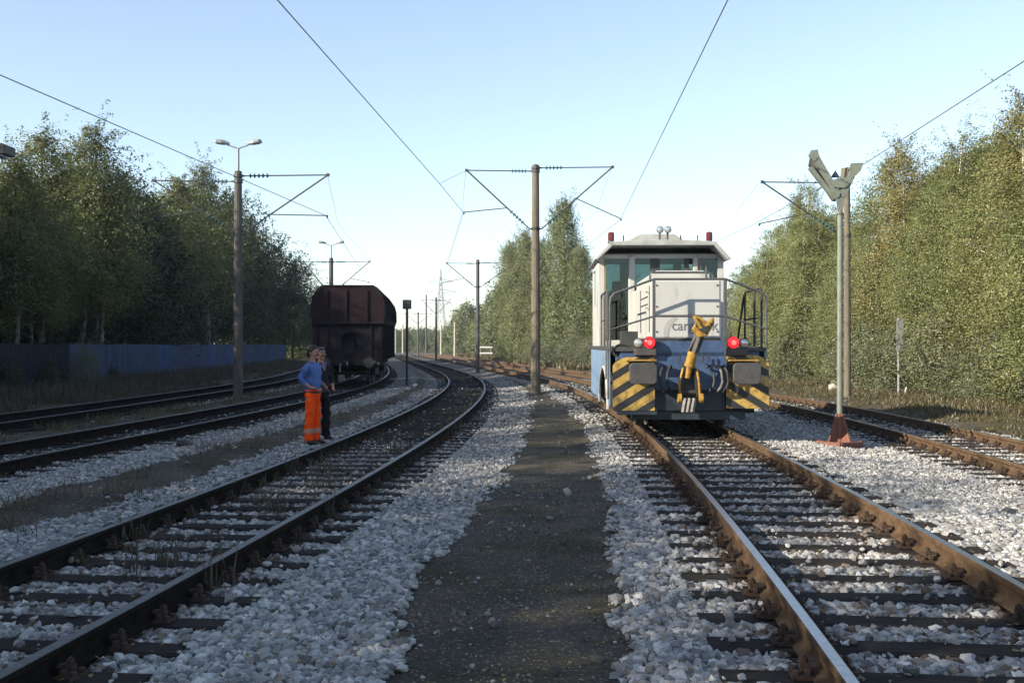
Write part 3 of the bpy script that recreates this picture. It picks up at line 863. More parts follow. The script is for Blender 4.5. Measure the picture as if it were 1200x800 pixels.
# --- right bank: tops follow the skyline of the wood
SKY_R = ([840, 868, 905, 930, 948, 965, 1000, 1030, 1050, 1075, 1100, 1150, 1185, 1210, 1300], [292, 272, 255, 236, 220, 236, 234, 203, 172, 176, 182, 164, 138, 120, 90])
def top_h(x, y, xs, ys):
    return (HOR - float(np.interp(px_of(x, y), xs, ys))) / F * y + CAMH - float(ground_z(x, y))
def row(n, y0, y1, off0, off1, h0, h1, kinds, label, group, seed, name='birch_tree', cat='tree', wide=(.85, 1.15), line=bank_x, sgn=1, sky=None):
    r = random.Random(seed)
    for i in range(n):
        y = y0 + (y1 - y0) * (i + r.uniform(.2, .8)) / n
        x = float(line(y)) + sgn * r.uniform(off0, off1)
        h = r.uniform(h0, h1)
        if sky: h *= top_h(x, y, *sky)
        tree(r.choice(kinds), x, y, h, label, cat, name, group, r.uniform(*wide), r.randrange(9), r.uniform(0, 6.28))
BR = 'birches on the right bank'
def single(kd, px, y, py_top, label, var, wide=1.0, group=BR, name='birch_tree', off=None):
    x = (px - 600) / F * y
    h = (HOR - py_top) / F * y + CAMH - float(ground_z(x, y))
    return tree(kd, x, y, h, label, 'tree', name, group, wide, var)
single('birch_autumn', 1056, 46, 166, 'russet birch standing tallest just right of the V-headed steel post', 0, 1.0)
single('birch_autumn', 1122, 41, 158, 'orange-tinged birch with a feathery top in the middle of the right bank', 1, 1.0)
single('birch_autumn', 1196, 32, 112, 'tall rust-topped birch at the right edge of the photo', 0, 1.0)
single('birch_autumn', 958, 55, 262, 'yellowing birch with a white trunk low behind the V-headed post', 1, 1.0)
single('birch_right', 946, 60, 216, 'spiky-topped birch left of the head of the V-headed post', 1, .75)
RB = ['birch_right', 'birch_right', 'birch_right', 'birch_right', 'birch_autumn']
S = (SKY_R[0], SKY_R[1])
row(6, 24, 33, 1.5, 3.0, .74, .88, RB, 'leafy olive birch in the front row of the bank at the right edge', 'front-row birches at the right edge', 1, sky=S)
row(7, 25, 36, 3.8, 6.5, .92, 1.03, RB, 'taller birch in the back row of the bank at the right edge', 'back-row birches at the right edge', 2, sky=S, wide=(1, 1.25))
row(6, 33, 43, 1.3, 2.8, .70, .88, RB, 'leafy olive birch in the front row behind the slim grey board post', 'front-row birches behind the board post', 3, sky=S)
row(7, 36, 47, 3.6, 6.0, .90, 1.02, RB, 'taller birch in the back row behind the slim grey board post', 'back-row birches behind the board post', 4, sky=S, wide=(1, 1.2))
row(6, 44, 56, 1.2, 2.8, .66, .85, RB, 'birch in the row between the locomotive and the V-headed post', 'birches between locomotive and V-headed post', 5, sky=S)
row(8, 48, 66, 3.2, 6.5, .88, 1.02, RB, 'taller birch in the row behind those right of the locomotive', 'back-row birches right of the locomotive', 6, sky=S, wide=(.95, 1.15))
row(7, 60, 78, 1.5, 4.5, .85, 1.02, RB, 'birch rising behind the locomotive cab', 'birches behind the locomotive', 7, sky=([500, 700, 800, 850], [330, 330, 300, 288]))
row(24, 25, 78, .3, 1.8, 1.3, 2.9, ['bush'], 'grey-green willow bush at the foot of the birch bank', 'willow bushes along the birch bank', 8, 'willow_bush', 'bush', (.9, 1.4))
# --- poplars behind the main mast
PG = 'columnar poplars'
single('poplar', 661, 110, 238, 'tallest columnar poplar just right of the concrete mast', 0, 1.0, PG, 'poplar_tree')
single('poplar', 682, 108, 292, 'shorter poplar against the right side of the tallest poplar', 1, 1.0, PG, 'poplar_tree')
single('poplar', 634, 113, 284, 'poplar directly behind the concrete mast', 1, 1.0, PG, 'poplar_tree')
single('poplar', 613, 115, 274, 'slender poplar just left of the concrete mast', 0, .9, PG, 'poplar_tree')
single('poplar', 599, 117, 288, 'lowest poplar at the left end of the poplar group', 1, 1.0, PG, 'poplar_tree')
row(7, 80, 104, 1.4, 4.0, 4.2, 6.4, ['far', 'birch_right'], 'rounded tree in front of the poplars', 'trees in front of the poplars', 9, 'broadleaf_tree')
row(9, 76, 112, .3, 1.4, 1.8, 3.2, ['bush'], 'bushy shrub at the foot of the poplars', 'shrubs below the poplars', 10, 'willow_bush', 'bush', (1, 1.5))
SK2 = ([455, 475, 500, 520, 548, 575, 590], [386, 388, 384, 372, 355, 350, 335])
row(18, 118, 230, 2, 8, .85, 1.02, ['far'], 'rounded tree in the low wood left of the poplars', 'trees of the low wood left of the poplars', 11, 'broadleaf_tree', sky=SK2)
row(14, 122, 240, .5, 3, .55, .8, ['far'], 'low tree along the edge of the far wood', 'low trees at the edge of the far wood', 12, 'broadleaf_tree', sky=SK2)
row(12, 130, 260, 9, 16, .98, 1.08, ['far'], 'tall tree at the back of the wood left of the poplars', 'tall trees at the back of the far wood', 13, 'broadleaf_tree', sky=SK2)
r_ = random.Random(3)
for i in range(20):
    y = 280 + i * 9; x = (450 + r_.uniform(-4, 70) - 600) / F * y
    tree('far', x, y, r_.uniform(.85, 1.0) * ((HOR - 384) / F * y + CAMH), 'hazy tree of the wood that closes the tracks far away', 'tree', 'broadleaf_tree', 'trees closing the far end of the tracks', 1.3)
# --- left wood behind the blue fence
GL = 'birches behind the blue fence'
SKY_L = ([-300, 0, 20, 60, 80, 95, 115, 150, 160, 185, 200, 235, 265, 290, 305, 340, 358, 375], [190, 205, 185, 172, 190, 165, 155, 190, 222, 222, 212, 205, 215, 275, 288, 295, 318, 340])
single('birch_left', 116, 56, 147, 'tall birch with feathery crown rising left of centre in the left wood', 0, 1.05, GL)
single('birch_left', 52, 50, 150, 'broad pale birch near the left edge behind the grimy fence panels', 1, 1.15, GL)
single('birch_left', 18, 46, 178, 'birch at the very left edge behind the fence', 2, 1.1, GL)
single('birch_left', 243, 79, 192, 'drooping yellow-green birch directly left of the near lamp mast', 2, 1.1, GL)
single('birch_left', 208, 72, 208, 'yellowish birch between the drooping one and the dip in the treetops', 1, 1.1, GL)
single('dense_left', 167, 64, 224, 'dark dense tree filling the dip between the two groups of tall birches', 0, 1.0, GL, 'broadleaf_tree')
single('dense_left', 283, 92, 272, 'dense dark green tree just right of the near lamp mast', 0, 1.0, GL, 'broadleaf_tree')
single('dense_left', 318, 106, 286, 'dense green tree beside the end of the blue fence', 1, .95, GL, 'broadleaf_tree')
single('dense_left', 344, 122, 302, 'last dense tree at the right end of the left wood', 0, .9, GL, 'broadleaf_tree')
SL = SKY_L
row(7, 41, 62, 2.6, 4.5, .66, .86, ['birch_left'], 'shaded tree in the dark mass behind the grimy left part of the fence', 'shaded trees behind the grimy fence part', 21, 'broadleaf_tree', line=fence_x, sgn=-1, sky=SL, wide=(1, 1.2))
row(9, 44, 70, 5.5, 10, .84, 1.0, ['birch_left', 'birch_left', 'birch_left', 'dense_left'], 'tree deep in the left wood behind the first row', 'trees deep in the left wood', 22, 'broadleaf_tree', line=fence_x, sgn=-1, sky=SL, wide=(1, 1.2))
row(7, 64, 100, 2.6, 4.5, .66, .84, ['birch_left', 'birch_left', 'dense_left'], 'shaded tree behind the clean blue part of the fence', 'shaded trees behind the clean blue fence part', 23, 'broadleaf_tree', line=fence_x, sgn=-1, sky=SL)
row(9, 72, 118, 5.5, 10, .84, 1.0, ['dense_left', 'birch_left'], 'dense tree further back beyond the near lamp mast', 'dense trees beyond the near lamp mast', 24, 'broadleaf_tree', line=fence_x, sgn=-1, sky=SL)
row(8, 118, 175, .5, 5, .9, 1.05, ['far'], 'pale sunlit tree far off between the left wood and the wagon', 'far trees beside the wagon', 25, 'broadleaf_tree', line=lambda y: T3.X(y) - 4, sgn=-1, sky=([330, 350, 368, 400], [350, 350, 362, 370]))
row(12, 38, 74, 4.5, 8, 3.2, 4.6, ['bush_dark'], 'dark undergrowth shrub between the trunks of the left wood', 'undergrowth of the left wood', 27, 'shrub', 'bush', (.7, .9), line=fence_x, sgn=-1)
row(9, 38, 100, 1.4, 2.2, 1.6, 2.3, ['bush_dark'], 'dark shrub growing behind the blue fence', 'shrubs behind the fence', 26, 'shrub', 'bush', (.7, .9), line=fence_x, sgn=-1)
for px, y, h, lab in ((98, 44, 1.75, 'yellow-flecked shrub growing up against the left part of the fence'), (57, 41, 1.15, 'low dark shrub in front of the grimy fence panels'), (8, 38, 1.3, 'dark shrub before the fence at the left edge'), (132, 50, .8, 'small shrub at the foot of the blue fence right of the yellow-flecked one')):
    x = (px - 600) / F * y
    tree('bush' if px == 98 else 'bush_dark', x, y, h, lab, 'bush', 'shrub', 'shrubs in front of the fence', .6)
# --- the wood goes on to the left of the frame and behind the camera, where it shades the yard
SHADE = [(-24.5, 42, 11.5, 1.1), (-23.0, 37.0, 12.0, 1.0), (-21.8, 32.5, 11.2, 1.0), (-19.6, 28.4, 11.4, 1.0), (-20.6, 24.3, 10.8, 1.1), (-18.6, 20.4, 11.4, 1.2), (-19.8, 16.0, 10.6, 1.1), (-18.6, 11.8, 10.7, 1.2),
         (-19.2, 7.6, 10.7, 1.15), (-18.2, 3.4, 11.0, 1.2), (-20.0, -.6, 12.2, 1.2), (-18.2, -4.6, 12.4, 1.25), (-19.6, -8.6, 12.4, 1.25), (-18.2, -12.6, 12.4, 1.25), (-20, -17, 12.8, 1.25), (-18.4, -21.5, 12.0, 1.2), (-19.4, -26, 12.4, 1.2)]
SHADE += [(-30.5, 22 + 5.2 * k, 11.8 + .5 * math.sin(k * 2.1), 1.25) for k in range(10)]
for i, (x, y, h, wd) in enumerate(SHADE):
    tree('dense_left', x, y, h, 'tall tree of the left wood that continues past the left edge', 'tree', 'broadleaf_tree', 'trees of the left wood past the edge', wd, i)

# ------------------------------------------------------------------ weeds and grass
def blades(P, Hh, rng, leafm, name, width=.012, lean=.35):
    n = len(P)
    a = rng.random(n) * 2 * PI
    d = np.stack([np.cos(a), np.sin(a), np.zeros(n)], 1)
    b = rng.random(n) * 2 * PI
    ln = np.stack([np.cos(b), np.sin(b), np.zeros(n)], 1) * (lean * Hh * rng.random(n))[:, None]
    up = np.array([0, 0, 1.0])
    w = (width * (.6 + .8 * rng.random(n)))[:, None]
    p0, p1 = P - d * w, P + d * w
    m = P + up * (Hh * .6)[:, None] + ln * .4
    p2, p3 = m + d * w * .8, m - d * w * .8
    tip = P + up * Hh[:, None] + ln
    V = np.stack([p0, p1, p2, p3, tip + d * w * .15, tip - d * w * .15], 1).reshape(-1, 3)
    i = np.arange(n)[:, None] * 6
    F_ = np.concatenate([i + np.array([[0, 1, 2, 3]]), i + np.array([[3, 2, 4, 5]])], 0)
    o = link(name, np_mesh(name, V, F_, leafm)); tag(o, kind='stuff')
    return o
rw = np.random.default_rng(77)
# weeds between the third track and the fence
n = 30000
y = 22 + 88 * rw.random(n) ** 1.3; u = rw.random(n)
x = (T3.X(y) - 1.5) * (1 - u) + fence_x(y) * u
k = fnoise(x * .8 + 90, y * .5 + 90, 41) + .35 * u > .48
x, y, u = x[k], y[k], u[k]
P = np.stack([x, y, ground_z(x, y) - .02], 1)
blades(P, (.18 + .45 * rw.random(len(x))) * (.4 + .75 * u), rw, M['grass_dry'], 'dry_weeds', .014, .6)
# verge on the right
n = 52000
y = 20 + 70 * rw.random(n) ** 1.25; u = rw.random(n)
x = (TRR.X(y) + 1.6) * (1 - u) + (bank_x(y) + 1.2) * u
k = fnoise(x * .9 + 90, y * .9 + 90, 42) + .5 * u > .52
x, y, u = x[k], y[k], u[k]
P = np.stack([x, y, ground_z(x, y) - .02], 1)
blades(P, (.05 + .22 * rw.random(len(x))) * (.35 + .9 * u), rw, M['grass_green'], 'verge_grass', .012, .9)
n = 16000
y = 78 + 120 * rw.random(n); u = rw.random(n)
x = (TRR.X(y) + 2) * (1 - u) + (bank_x(y) + 1.5) * u
P = np.stack([x, y, ground_z(x, y)], 1)
blades(P, .15 + .35 * rw.random(n), rw, M['grass_green'], 'verge_grass', .05, .6)
# fallen birch leaves
n = 3800
y = 3.5 + 26 * rw.random(n) ** 1.2; x = (rw.random(n) * 2 - 1) * (y * .5 + 2)
z = ground_z(x, y) + .012 + .055 * (ballast_mask(x, y) > .5)
P = np.stack([x, y, z], 1); a = rw.random(n) * 2 * PI
d1 = np.stack([np.cos(a), np.sin(a), rw.normal(size=n) * .25], 1); d2 = np.stack([-np.sin(a), np.cos(a), rw.normal(size=n) * .25], 1)
L = (.011 + .012 * rw.random(n))[:, None]
V = np.stack([P - d1 * L, P + d2 * L * .65, P + d1 * L + np.array([0, 0, .004]), P - d2 * L * .65], 1).reshape(-1, 3)
tag(link('fallen_leaves', np_mesh('fallen_leaves', V, np.arange(n * 4).reshape(-1, 4), M['leaf_fallen'])), kind='stuff')
# straggling weeds on the two cinder strips and between the rails
def tufts(spots, per, hmin, hmax, spread, m, name, width=.006):
    px = np.repeat(np.array([s[0] for s in spots]), per) + rw.normal(size=len(spots) * per) * spread
    py = np.repeat(np.array([s[1] for s in spots]), per) + rw.normal(size=len(spots) * per) * spread
    P = np.stack([px, py, ground_z(px, py) - .01], 1)
    blades(P, hmin + (hmax - hmin) * rw.random(len(px)), rw, m, name, width, .7)
sp = []
r_ = random.Random(12)
for i in range(34):
    yy = r_.uniform(9, 34); c0 = float(T2.X(yy)) + 2.45; c1 = float(TL.X(yy)) - 1.8
    sp.append((r_.uniform(c0, c1), yy))
tufts(sp, 34, .05, .30, .14, M['grass_dry'], 'dry_weeds', .005)
sp = [(r_.uniform(-.2, .2) + float(TL.X(yy)) + r_.choice([-.62, -.3, .1, .5, .62]), yy) for yy in [r_.uniform(8, 30) for _ in range(26)]]
tufts(sp, 26, .08, .40, .08, M['grass_dry'], 'dry_weeds')
sp = [(r_.uniform(.1, 1.0) + .025 * yy * .6, yy) for yy in [6.5, 7.2, 7.6, 7.9, 9.0, 9.4, 9.6, 11, 14, 15, 17, 19, 20, 21, 22.5, 24, 27, 30, 33, 36, 38, 39]]
tufts(sp, 40, .02, .10, .12, M['grass_dry'], 'dry_weeds', .004)
sp = [(float(T2.X(yy)) - 1.6 - r_.random() * 1.5, yy) for yy in [r_.uniform(20, 48) for _ in range(60)]]
tufts(sp, 40, .05, .22, .2, M['grass_green'], 'verge_grass', .008)
# ------------------------------------------------------------------ blue fence
def fence():
    root = empty('sheet_metal_fence', (FENCE[1][0], FENCE[1][1], 0), 0, 'long blue fence of upright metal sheets in front of the dark left wood', 'fence')
    off = Vector((-FENCE[1][0], -FENCE[1][1], 0))
    r = random.Random(4)
    y = 27.0; i = 0
    while y < 104:
        L = 2.0
        y2 = y + L
        a = Vector((float(fence_x(y)), y, 0)) + off; b = Vector((float(fence_x(y2)), y2, 0)) + off
        z0 = float(ground_z(fence_x(y), y))
        top = 1.80 + r.uniform(-.025, .03) + max(0, y - 60) * .001
        t = (b - a).normalized(); nrm = Vector((t.y, -t.x, 0))
        mb = MB()
        # trapezoid ribbed sheet
        n = 10
        pts = []
        for k in range(n):
            for f, d in ((0, 0), (.35, 0), (.5, .03), (.85, .03)):
                pts.append((a + t * (.03 + (L - .06) * (k + f) / n)) + nrm * d)
        lean = nrm * r.uniform(-.03, .03)
        vs = []
        for p in pts:
            vs += [p + Vector((0, 0, z0 - .05)), p + lean + Vector((0, 0, top))]
        for p in pts:
            q = p - nrm * .006
            vs += [q + Vector((0, 0, z0 - .05)), q + lean + Vector((0, 0, top))]
        m = len(pts); fs = []
        for k in range(m - 1):
            fs.append((2*k, 2*k+2, 2*k+3, 2*k+1)); fs.append((2*m+2*k, 2*m+2*k+1, 2*m+2*k+3, 2*m+2*k+2))
            fs.append((2*k+1, 2*k+3, 2*m+2*k+3, 2*m+2*k+1))
        mb.add(vs, fs)
        if y < 39: mk = 'fence' if r.random() < .35 else 'fence_dark'
        elif y < 45: mk = 'fence_dark'
        else: mk = 'fence_pale' if r.random() < .16 else 'fence'
        mb.build('panel', M[mk], root, fix=False)
        pb = MB(); pb.bx(-.035, .035, -.035, .035, 0, 1.72)
        pb.build('post', M['fence_dark'], root, loc=(a.x - nrm.x * .06, a.y - nrm.y * .06, z0 - .05))
        y = y2; i += 1
fence()

# ------------------------------------------------------------------ masts
def insulator(mb, a, b, n=5, r=.075):
    a, b = Vector(a), Vector(b); t = (b - a).normalized(); L = (b - a).length
    prof = [(0, .02)]
    for i in range(n):
        s = L * (i + .5) / n
        prof += [(s - L*.22/n, .022), (s - .02, r), (s + .02, r * .8), (s + L*.22/n, .022)]
    prof.append((L, .02))
    mb.lathe(a, t, prof, 10)

def mast(name, x, y, h, r0, r1, material, label, cat, arms=(), lamps=None, cap=True, base=True, group='catenary masts along the tracks', n=12):
    z0 = float(ground_z(x, y)) - .02
    root = empty(name, (x, y, z0), 0, label, cat, group)
    H = h - z0
    mb = MB(); mb.tube([(0, 0, -.2), (0, 0, H * .5), (0, 0, H)], [r0, (r0 + r1) / 2, r1], n)
    mb.build('pole', material, root, smooth=False)
    if cap:
        c = MB(); c.lathe((0, 0, H), (0, 0, 1), [(0, r1 * 1.02), (.02, r1 * .9), (.05, .01)], n); c.build('cap', M['steel_dark'], root)
    for A in arms:
        s = 1 if A['dx'] > 0 else -1
        zt, dx, zl = A['zt'] - z0, A['dx'], A['zl'] - z0
        dy = A.get('dy', 0)
        rr = A.get('r', .028)
        arm = MB()
        tip = Vector((dx, dy, zt)); low = Vector((s * (r1 + .10), 0, zl)); top = Vector((s * (r1 + .05), 0, zt - .03))
        d1 = (tip - low); d0 = (tip - top)
        arm.tube([low + d1 * .30, tip + d1 * .02], rr, 8)
        arm.tube([top + d0 * A.get('ti', .30), tip], rr * .8, 6)
        arm.tube([low, low + d1 * .10], rr * .8, 6); arm.tube([top, top + d0 * .06], rr * .8, 6)
        arm.box(tip, (.10, .08, .10))
        # clamps round the pole
        for zc in (zl, zt - .03):
            arm.tube([(0, 0, zc - .05), (0, 0, zc + .05)], r1 * 1.25 if zc > H * .6 else r0 * 1.05, 12)
            arm.beam((0, 0, zc), (s * (r1 + .10), 0, zc), .05, .05)
        ao = arm.build('cantilever', M['steel_dark'], root)
        i1 = MB(); insulator(i1, low + d1 * .09, low + d1 * .31); i1.build('insulator', M['insul'], ao)
        i2 = MB(); insulator(i2, top + d0 * .06, top + d0 * (A.get('ti', .30) + .01)); i2.build('insulator', M['insul'], ao)
        if 'st' in A:
            sx0, sx1, sz0, sz1 = A['st']
            f = (sx0 - low.x) / d1.x
            st = MB(); p = low + d1 * f
            st.tube([p, (sx1, dy, sz1 - z0)], rr * .7, 6)
            st.box((sx1, dy, sz1 - z0 - .03), (.05, .05, .10))
            st.build('steady_arm', M['steel_dark'], ao)
    if lamps:
        lz = lamps['z'] - z0; L = lamps['L']
        st = MB(); st.tube([(0, 0, H - .3), (0, 0, lz - .12)], [.045, .04], 8)
        st.tube([(-L * .45, 0, lz - .02), (0, 0, lz - .14), (L * .45, 0, lz - .02)], .026, 8)
        st.build('lamp_bracket', M['lamp_case'], root)
        for s in (-1, 1):
            c = MB()
            R = Matrix.Rotation(-s * .16, 3, 'Y')
            def P(px, py, pz): return R @ Vector((s * px, py, pz)) + Vector((s * L * .38, 0, lz + .02))
            prof = [(0, .05, .04), (.18, .09, .075), (.36, .14, .095), (.62, .15, .09), (.72, .10, .06)]
            k = L * .62 / .72
            vs = []; fs = []; nn = 10
            for (u, ww, hh) in prof:
                for j in range(nn):
                    a_ = PI * j / (nn - 1)
                    vs.append(P(u * k, ww * math.cos(a_), hh * math.sin(a_)))
            for i in range(len(prof) - 1):
                for j in range(nn - 1):
                    fs.append((i*nn+j, i*nn+j+1, (i+1)*nn+j+1, (i+1)*nn+j))
            fs.append(tuple(range(nn))); fs.append(tuple((len(prof)-1)*nn + j for j in range(nn)))
            c.add(vs, fs)
            head = c.build('lamp_head', M['lamp_case'], root)
            g = MB(); vs = []; fs = []
            for (u, ww, hh) in prof:
                for j in range(nn):
                    a_ = PI + PI * j / (nn - 1)
                    vs.append(P(u * k, ww * .96 * math.cos(a_), max(.02, hh) * .8 * math.sin(a_) - .003))
            for i in range(len(prof) - 1):
                for j in range(nn - 1):
                    fs.append((i*nn+j, i*nn+j+1, (i+1)*nn+j+1, (i+1)*nn+j))
            g.add(vs, fs)
            g.build('lamp_bowl', M['lamp_glass'], head)
    return root

mast('catenary_mast', .87, 40.5, 8.38, .185, .125, M['concrete'], 'tall tapered concrete mast with a bracket on each side standing on the cinder path', 'mast',
     arms=[dict(dx=-2.54, zt=8.2, zl=6.05, st=(-1.05, -2.64, 6.75, 6.66), dy=0), dict(dx=2.83, zt=8.32, zl=6.05, st=(1.5, 3.14, 6.6, 6.42), dy=0)])
mast('catenary_mast', -2.3, 74, 7.5, .13, .11, M['steel_dark'], 'dark double-bracket mast next beyond the concrete mast', 'mast',
     arms=[dict(dx=-2.1, zt=7.3, zl=5.7, st=(-.9, -2.3, 6.2, 6.0)), dict(dx=2.5, zt=7.35, zl=5.7, st=(1.2, 2.6, 6.2, 6.0))])
mast('catenary_mast', -8.9, 129, 7.4, .13, .11, M['steel_dark'], 'dark mast with a short crosspiece left of the lattice pylon base', 'mast',
     arms=[dict(dx=-1.7, zt=7.1, zl=5.6), dict(dx=1.7, zt=7.1, zl=5.6)], n=8)
mast('catenary_mast', -15.0, 176, 7.1, .14, .12, M['mast_grey'], 'far slim mast close to the signal box post', 'mast',
     arms=[dict(dx=-2.2, zt=6.9, zl=5.4), dict(dx=2.2, zt=6.9, zl=5.4)], n=8)
mast('lamp_mast', -8.91, 35.8, 7.4, .165, .12, M['mast_grey'], 'near weathered mast with twin lamps left of the two men', 'lamp mast',
     arms=[dict(dx=2.92, zt=7.3, zl=5.45, st=(1.05, 2.9, 6.05, 5.98), ti=.30), dict(dx=-2.75, zt=7.12, zl=5.5, st=(-1.2, -2.8, 6.0, 5.9), r=.022)], lamps=dict(z=8.3, L=.76), group='twin-lamp masts')
mast('lamp_mast', -11.5, 70, 7.3, .16, .13, M['steel_dark'], 'farther twin-lamp mast rising behind the brown wagon', 'lamp mast',
     arms=[dict(dx=-1.75, zt=7.1, zl=5.2, st=(-.9, -2.0, 5.9, 5.8)), dict(dx=2.45, zt=7.1, zl=5.2, st=(1.2, 2.4, 5.9, 5.8))], lamps=dict(z=8.25, L=.82), group='twin-lamp masts')
mast('catenary_mast', 11.27, 37.0, 7.7, .12, .10, M['concrete'], 'concrete mast hidden close behind the V-headed steel post', 'mast',
     arms=[dict(dx=-2.85, zt=7.25, zl=5.45, st=(-1.3, -2.95, 6.05, 5.85))])
# pale posts on the far right bank
for (px, yb, d, top, lab) in ((611, 420, 118, 349, 'pale post carrying a round white sign in front of the poplars'), (533, 414, 190, 377, 'pale concrete post standing before the low wood, next right of the lattice pylon'),
                               (517, 413, 215, 381, 'pale concrete post directly beneath the lattice pylon'), (472, 412, 250, 380, 'pale concrete post just left of the signal box post'), (463.5, 411, 265, 386, 'pale concrete post hard against the right side of the wagon'),
                               (499.5, 410, 240, 345, 'tall thin grey mast behind the low wood, left of the pylon')):
    p = at(px, yb, d); t = at(px, top, d)
    zz = float(ground_z(p.x, p.y))
    r = empty('concrete_post', (p.x, p.y, zz - .05), 0, lab, 'post', 'pale posts along the far bank')
    m = MB(); m.tube([(0, 0, 0), (0, 0, t.z - zz)], [.22 if d > 150 else .16, .15 if d > 150 else .12], 8); m.build('shaft', M['mast_pale'] if top > 346 else M['mast_grey'], r)
    c = MB(); c.lathe((0, 0, t.z - zz), (0, 0, 1), [(0, .15), (.05, .02)], 8); c.build('cap', M['mast_grey'], r)
    if px == 611:
        s = MB()
        for k in range(16):
            a0, a1 = 2*PI*k/16, 2*PI*(k+1)/16
            s.beam((.45*math.cos(a0)-.05, -.2, 4.0-zz+.45*math.sin(a0)), (.45*math.cos(a1)-.05, -.2, 4.0-zz+.45*math.sin(a1)), .03, .13)
        s.build('ring_sign', M['sign_white'], r)
        s = MB(); s.bx(-.75, -.42, -.2, -.16, 2.6-zz, 4.1-zz); s.build('board', M['sign_white'], r)
        s = MB(); s.bx(-.3, .3, -.2, -.16, 4.6-zz, 4.72-zz); s.build('crossbar', M['sign_white'], r)

# ------------------------------------------------------------------ wires
def wire(name, pts, r, label, cat='wire', group='overhead wires'):
    P = [Vector(p) for p in pts]
    out = []
    for i in range(len(P) - 1):
        k = 6
        for j in range(k):
            f = j / k
            p = P[i].lerp(P[i + 1], f); out.append(p)
    out.append(P[-1])
    m = MB(); m.tube(out, r, 6)
    o = m.build(name, M['wire'])
    return tag(o, label, cat, group)
wire('contact_wire', [(-9.3, 8, 6.0), at(0, 88, 17.3), at(381.5, 252.5, 35.8), at(432, 330, 71)], .009, 'overhead wire sloping down from the left edge past the near lamp mast')
wire('contact_wire', [(-3.5, 9, 6.4), at(325, 0, 14.75), at(515, 215, 31.8), at(543, 249, 40.5), at(520, 323, 74)], .009, 'overhead wire from the top edge to the left bracket of the concrete mast')
wire('contact_wire', [(2.3, 9, 6.2), at(853, 0, 14), at(727, 257, 40.5), at(690, 286, 47), at(612, 330, 74)], .009, 'overhead wire from the top edge to the right bracket of the concrete mast')
wire('contact_wire', [(7.0, 10, 5.85), at(1200, 72, 15.5), at(1013, 192, 24.3), at(885, 262, 37), at(838, 284, 43), at(690, 320, 62)], .009, 'overhead wire from the right edge passing the head of the V-headed post')
wire('bridle_wire', [at(515, 215, 31.8), at(546, 200, 40.5)], .007, 'short tie from the sloping wire to the upper left bracket tip of the concrete mast')
wire('carrier_wire', [at(383.5, 205, 35.8), at(396, 262, 50), at(433, 306, 70)], .006, 'thin carrier wire between the right bracket tips of the two lamp masts')
wire('carrier_wire', [at(546, 200, 40.5), at(541, 250, 55), at(524, 308, 74)], .006, 'thin carrier wire from the concrete mast to the left bracket of the next mast')
wire('carrier_wire', [at(717, 196, 40.5), at(698, 250, 52), at(605, 308, 74)], .006, 'thin carrier wire leaving the right bracket tip of the concrete mast')
wire('carrier_wire', [at(890, 214, 37), at(858, 255, 46), at(836, 278, 52), at(700, 330, 75)], .006, 'thin carrier wire from the bracket tip left of the V-headed post')

# ------------------------------------------------------------------ lattice pylon far away
M['pylon'] = mat('galvanised_lattice', (.42, .45, .47), (.34, .36, .38), .6, 3)
def pylon():
    d = 520.0
    base = at(516.5, 408, d); base.z = -.2
    root = empty('lattice_pylon', base, .25, 'grey lattice power pylon standing far away above the low wood', 'pylon')
    Z = lambda py: CAMH + (HOR - py) / F * d + .2
    top = Z(315)
    body = MB()
    lev = [0, 6, 11, 15.5, 19.5, 23, Z(343), Z(337), Z(331), Z(323), top]
    def hw(z): return np.interp(z, [0, 18, Z(343), top], [3.4, 1.5, .95, .12])
    for i in range(len(lev) - 1):
        a, b = lev[i], lev[i + 1]
        ca = [Vector((sx * hw(a), sy * hw(a), a)) for sx, sy in ((-1, -1), (1, -1), (1, 1), (-1, 1))]
        cb = [Vector((sx * hw(b), sy * hw(b), b)) for sx, sy in ((-1, -1), (1, -1), (1, 1), (-1, 1))]
        for k in range(4):
            body.beam(ca[k], cb[k], .30, .30)
            k2 = (k + 1) % 4
            body.beam(ca[k], cb[k2], .16, .16); body.beam(ca[k2], cb[k], .16, .16); body.beam(cb[k], cb[k2], .14, .14)
    body.build('tower', M['pylon'], root)
    for z, L in ((Z(356), 5.5), (Z(343), 7.8), (Z(331), 6.2)):
        a = MB()
        for s in (-1, 1):
            h = hw(z)
            for sy in (-1, 1):
                a.beam((s * h, sy * h, z), (s * L, 0, z + .35), .16, .16)
                a.beam((s * h, sy * h, z + 1.7), (s * L, 0, z + .35), .16, .16)
            for f in (.3, .55, .78):
                a.beam((s * (h + (L - h) * f), 0, z + .1), (s * (h + (L - h) * (f - .1)), 0, z + 1.7 * (1 - f) + .35 * f), .12, .12)
            a.beam((s * L, 0, z + .35), (s * L, 0, z - 1.4), .14, .14)
        a.build('crossarm', M['pylon'], root)
    for n, (z, L) in enumerate(((Z(331), 6.2), (Z(343), 7.8))):
        p = root.matrix_world @ Vector((0, 0, 0))
        wire('power_line', [base + Vector((L, 0, z - 1.4)), base + Vector((60, -60, z - 6 + n)), base + Vector((150, -150, z + 1))], .05,
             ['upper', 'lower'][n] + ' power line leaving the lattice pylon towards the right', group='power lines')
pylon()

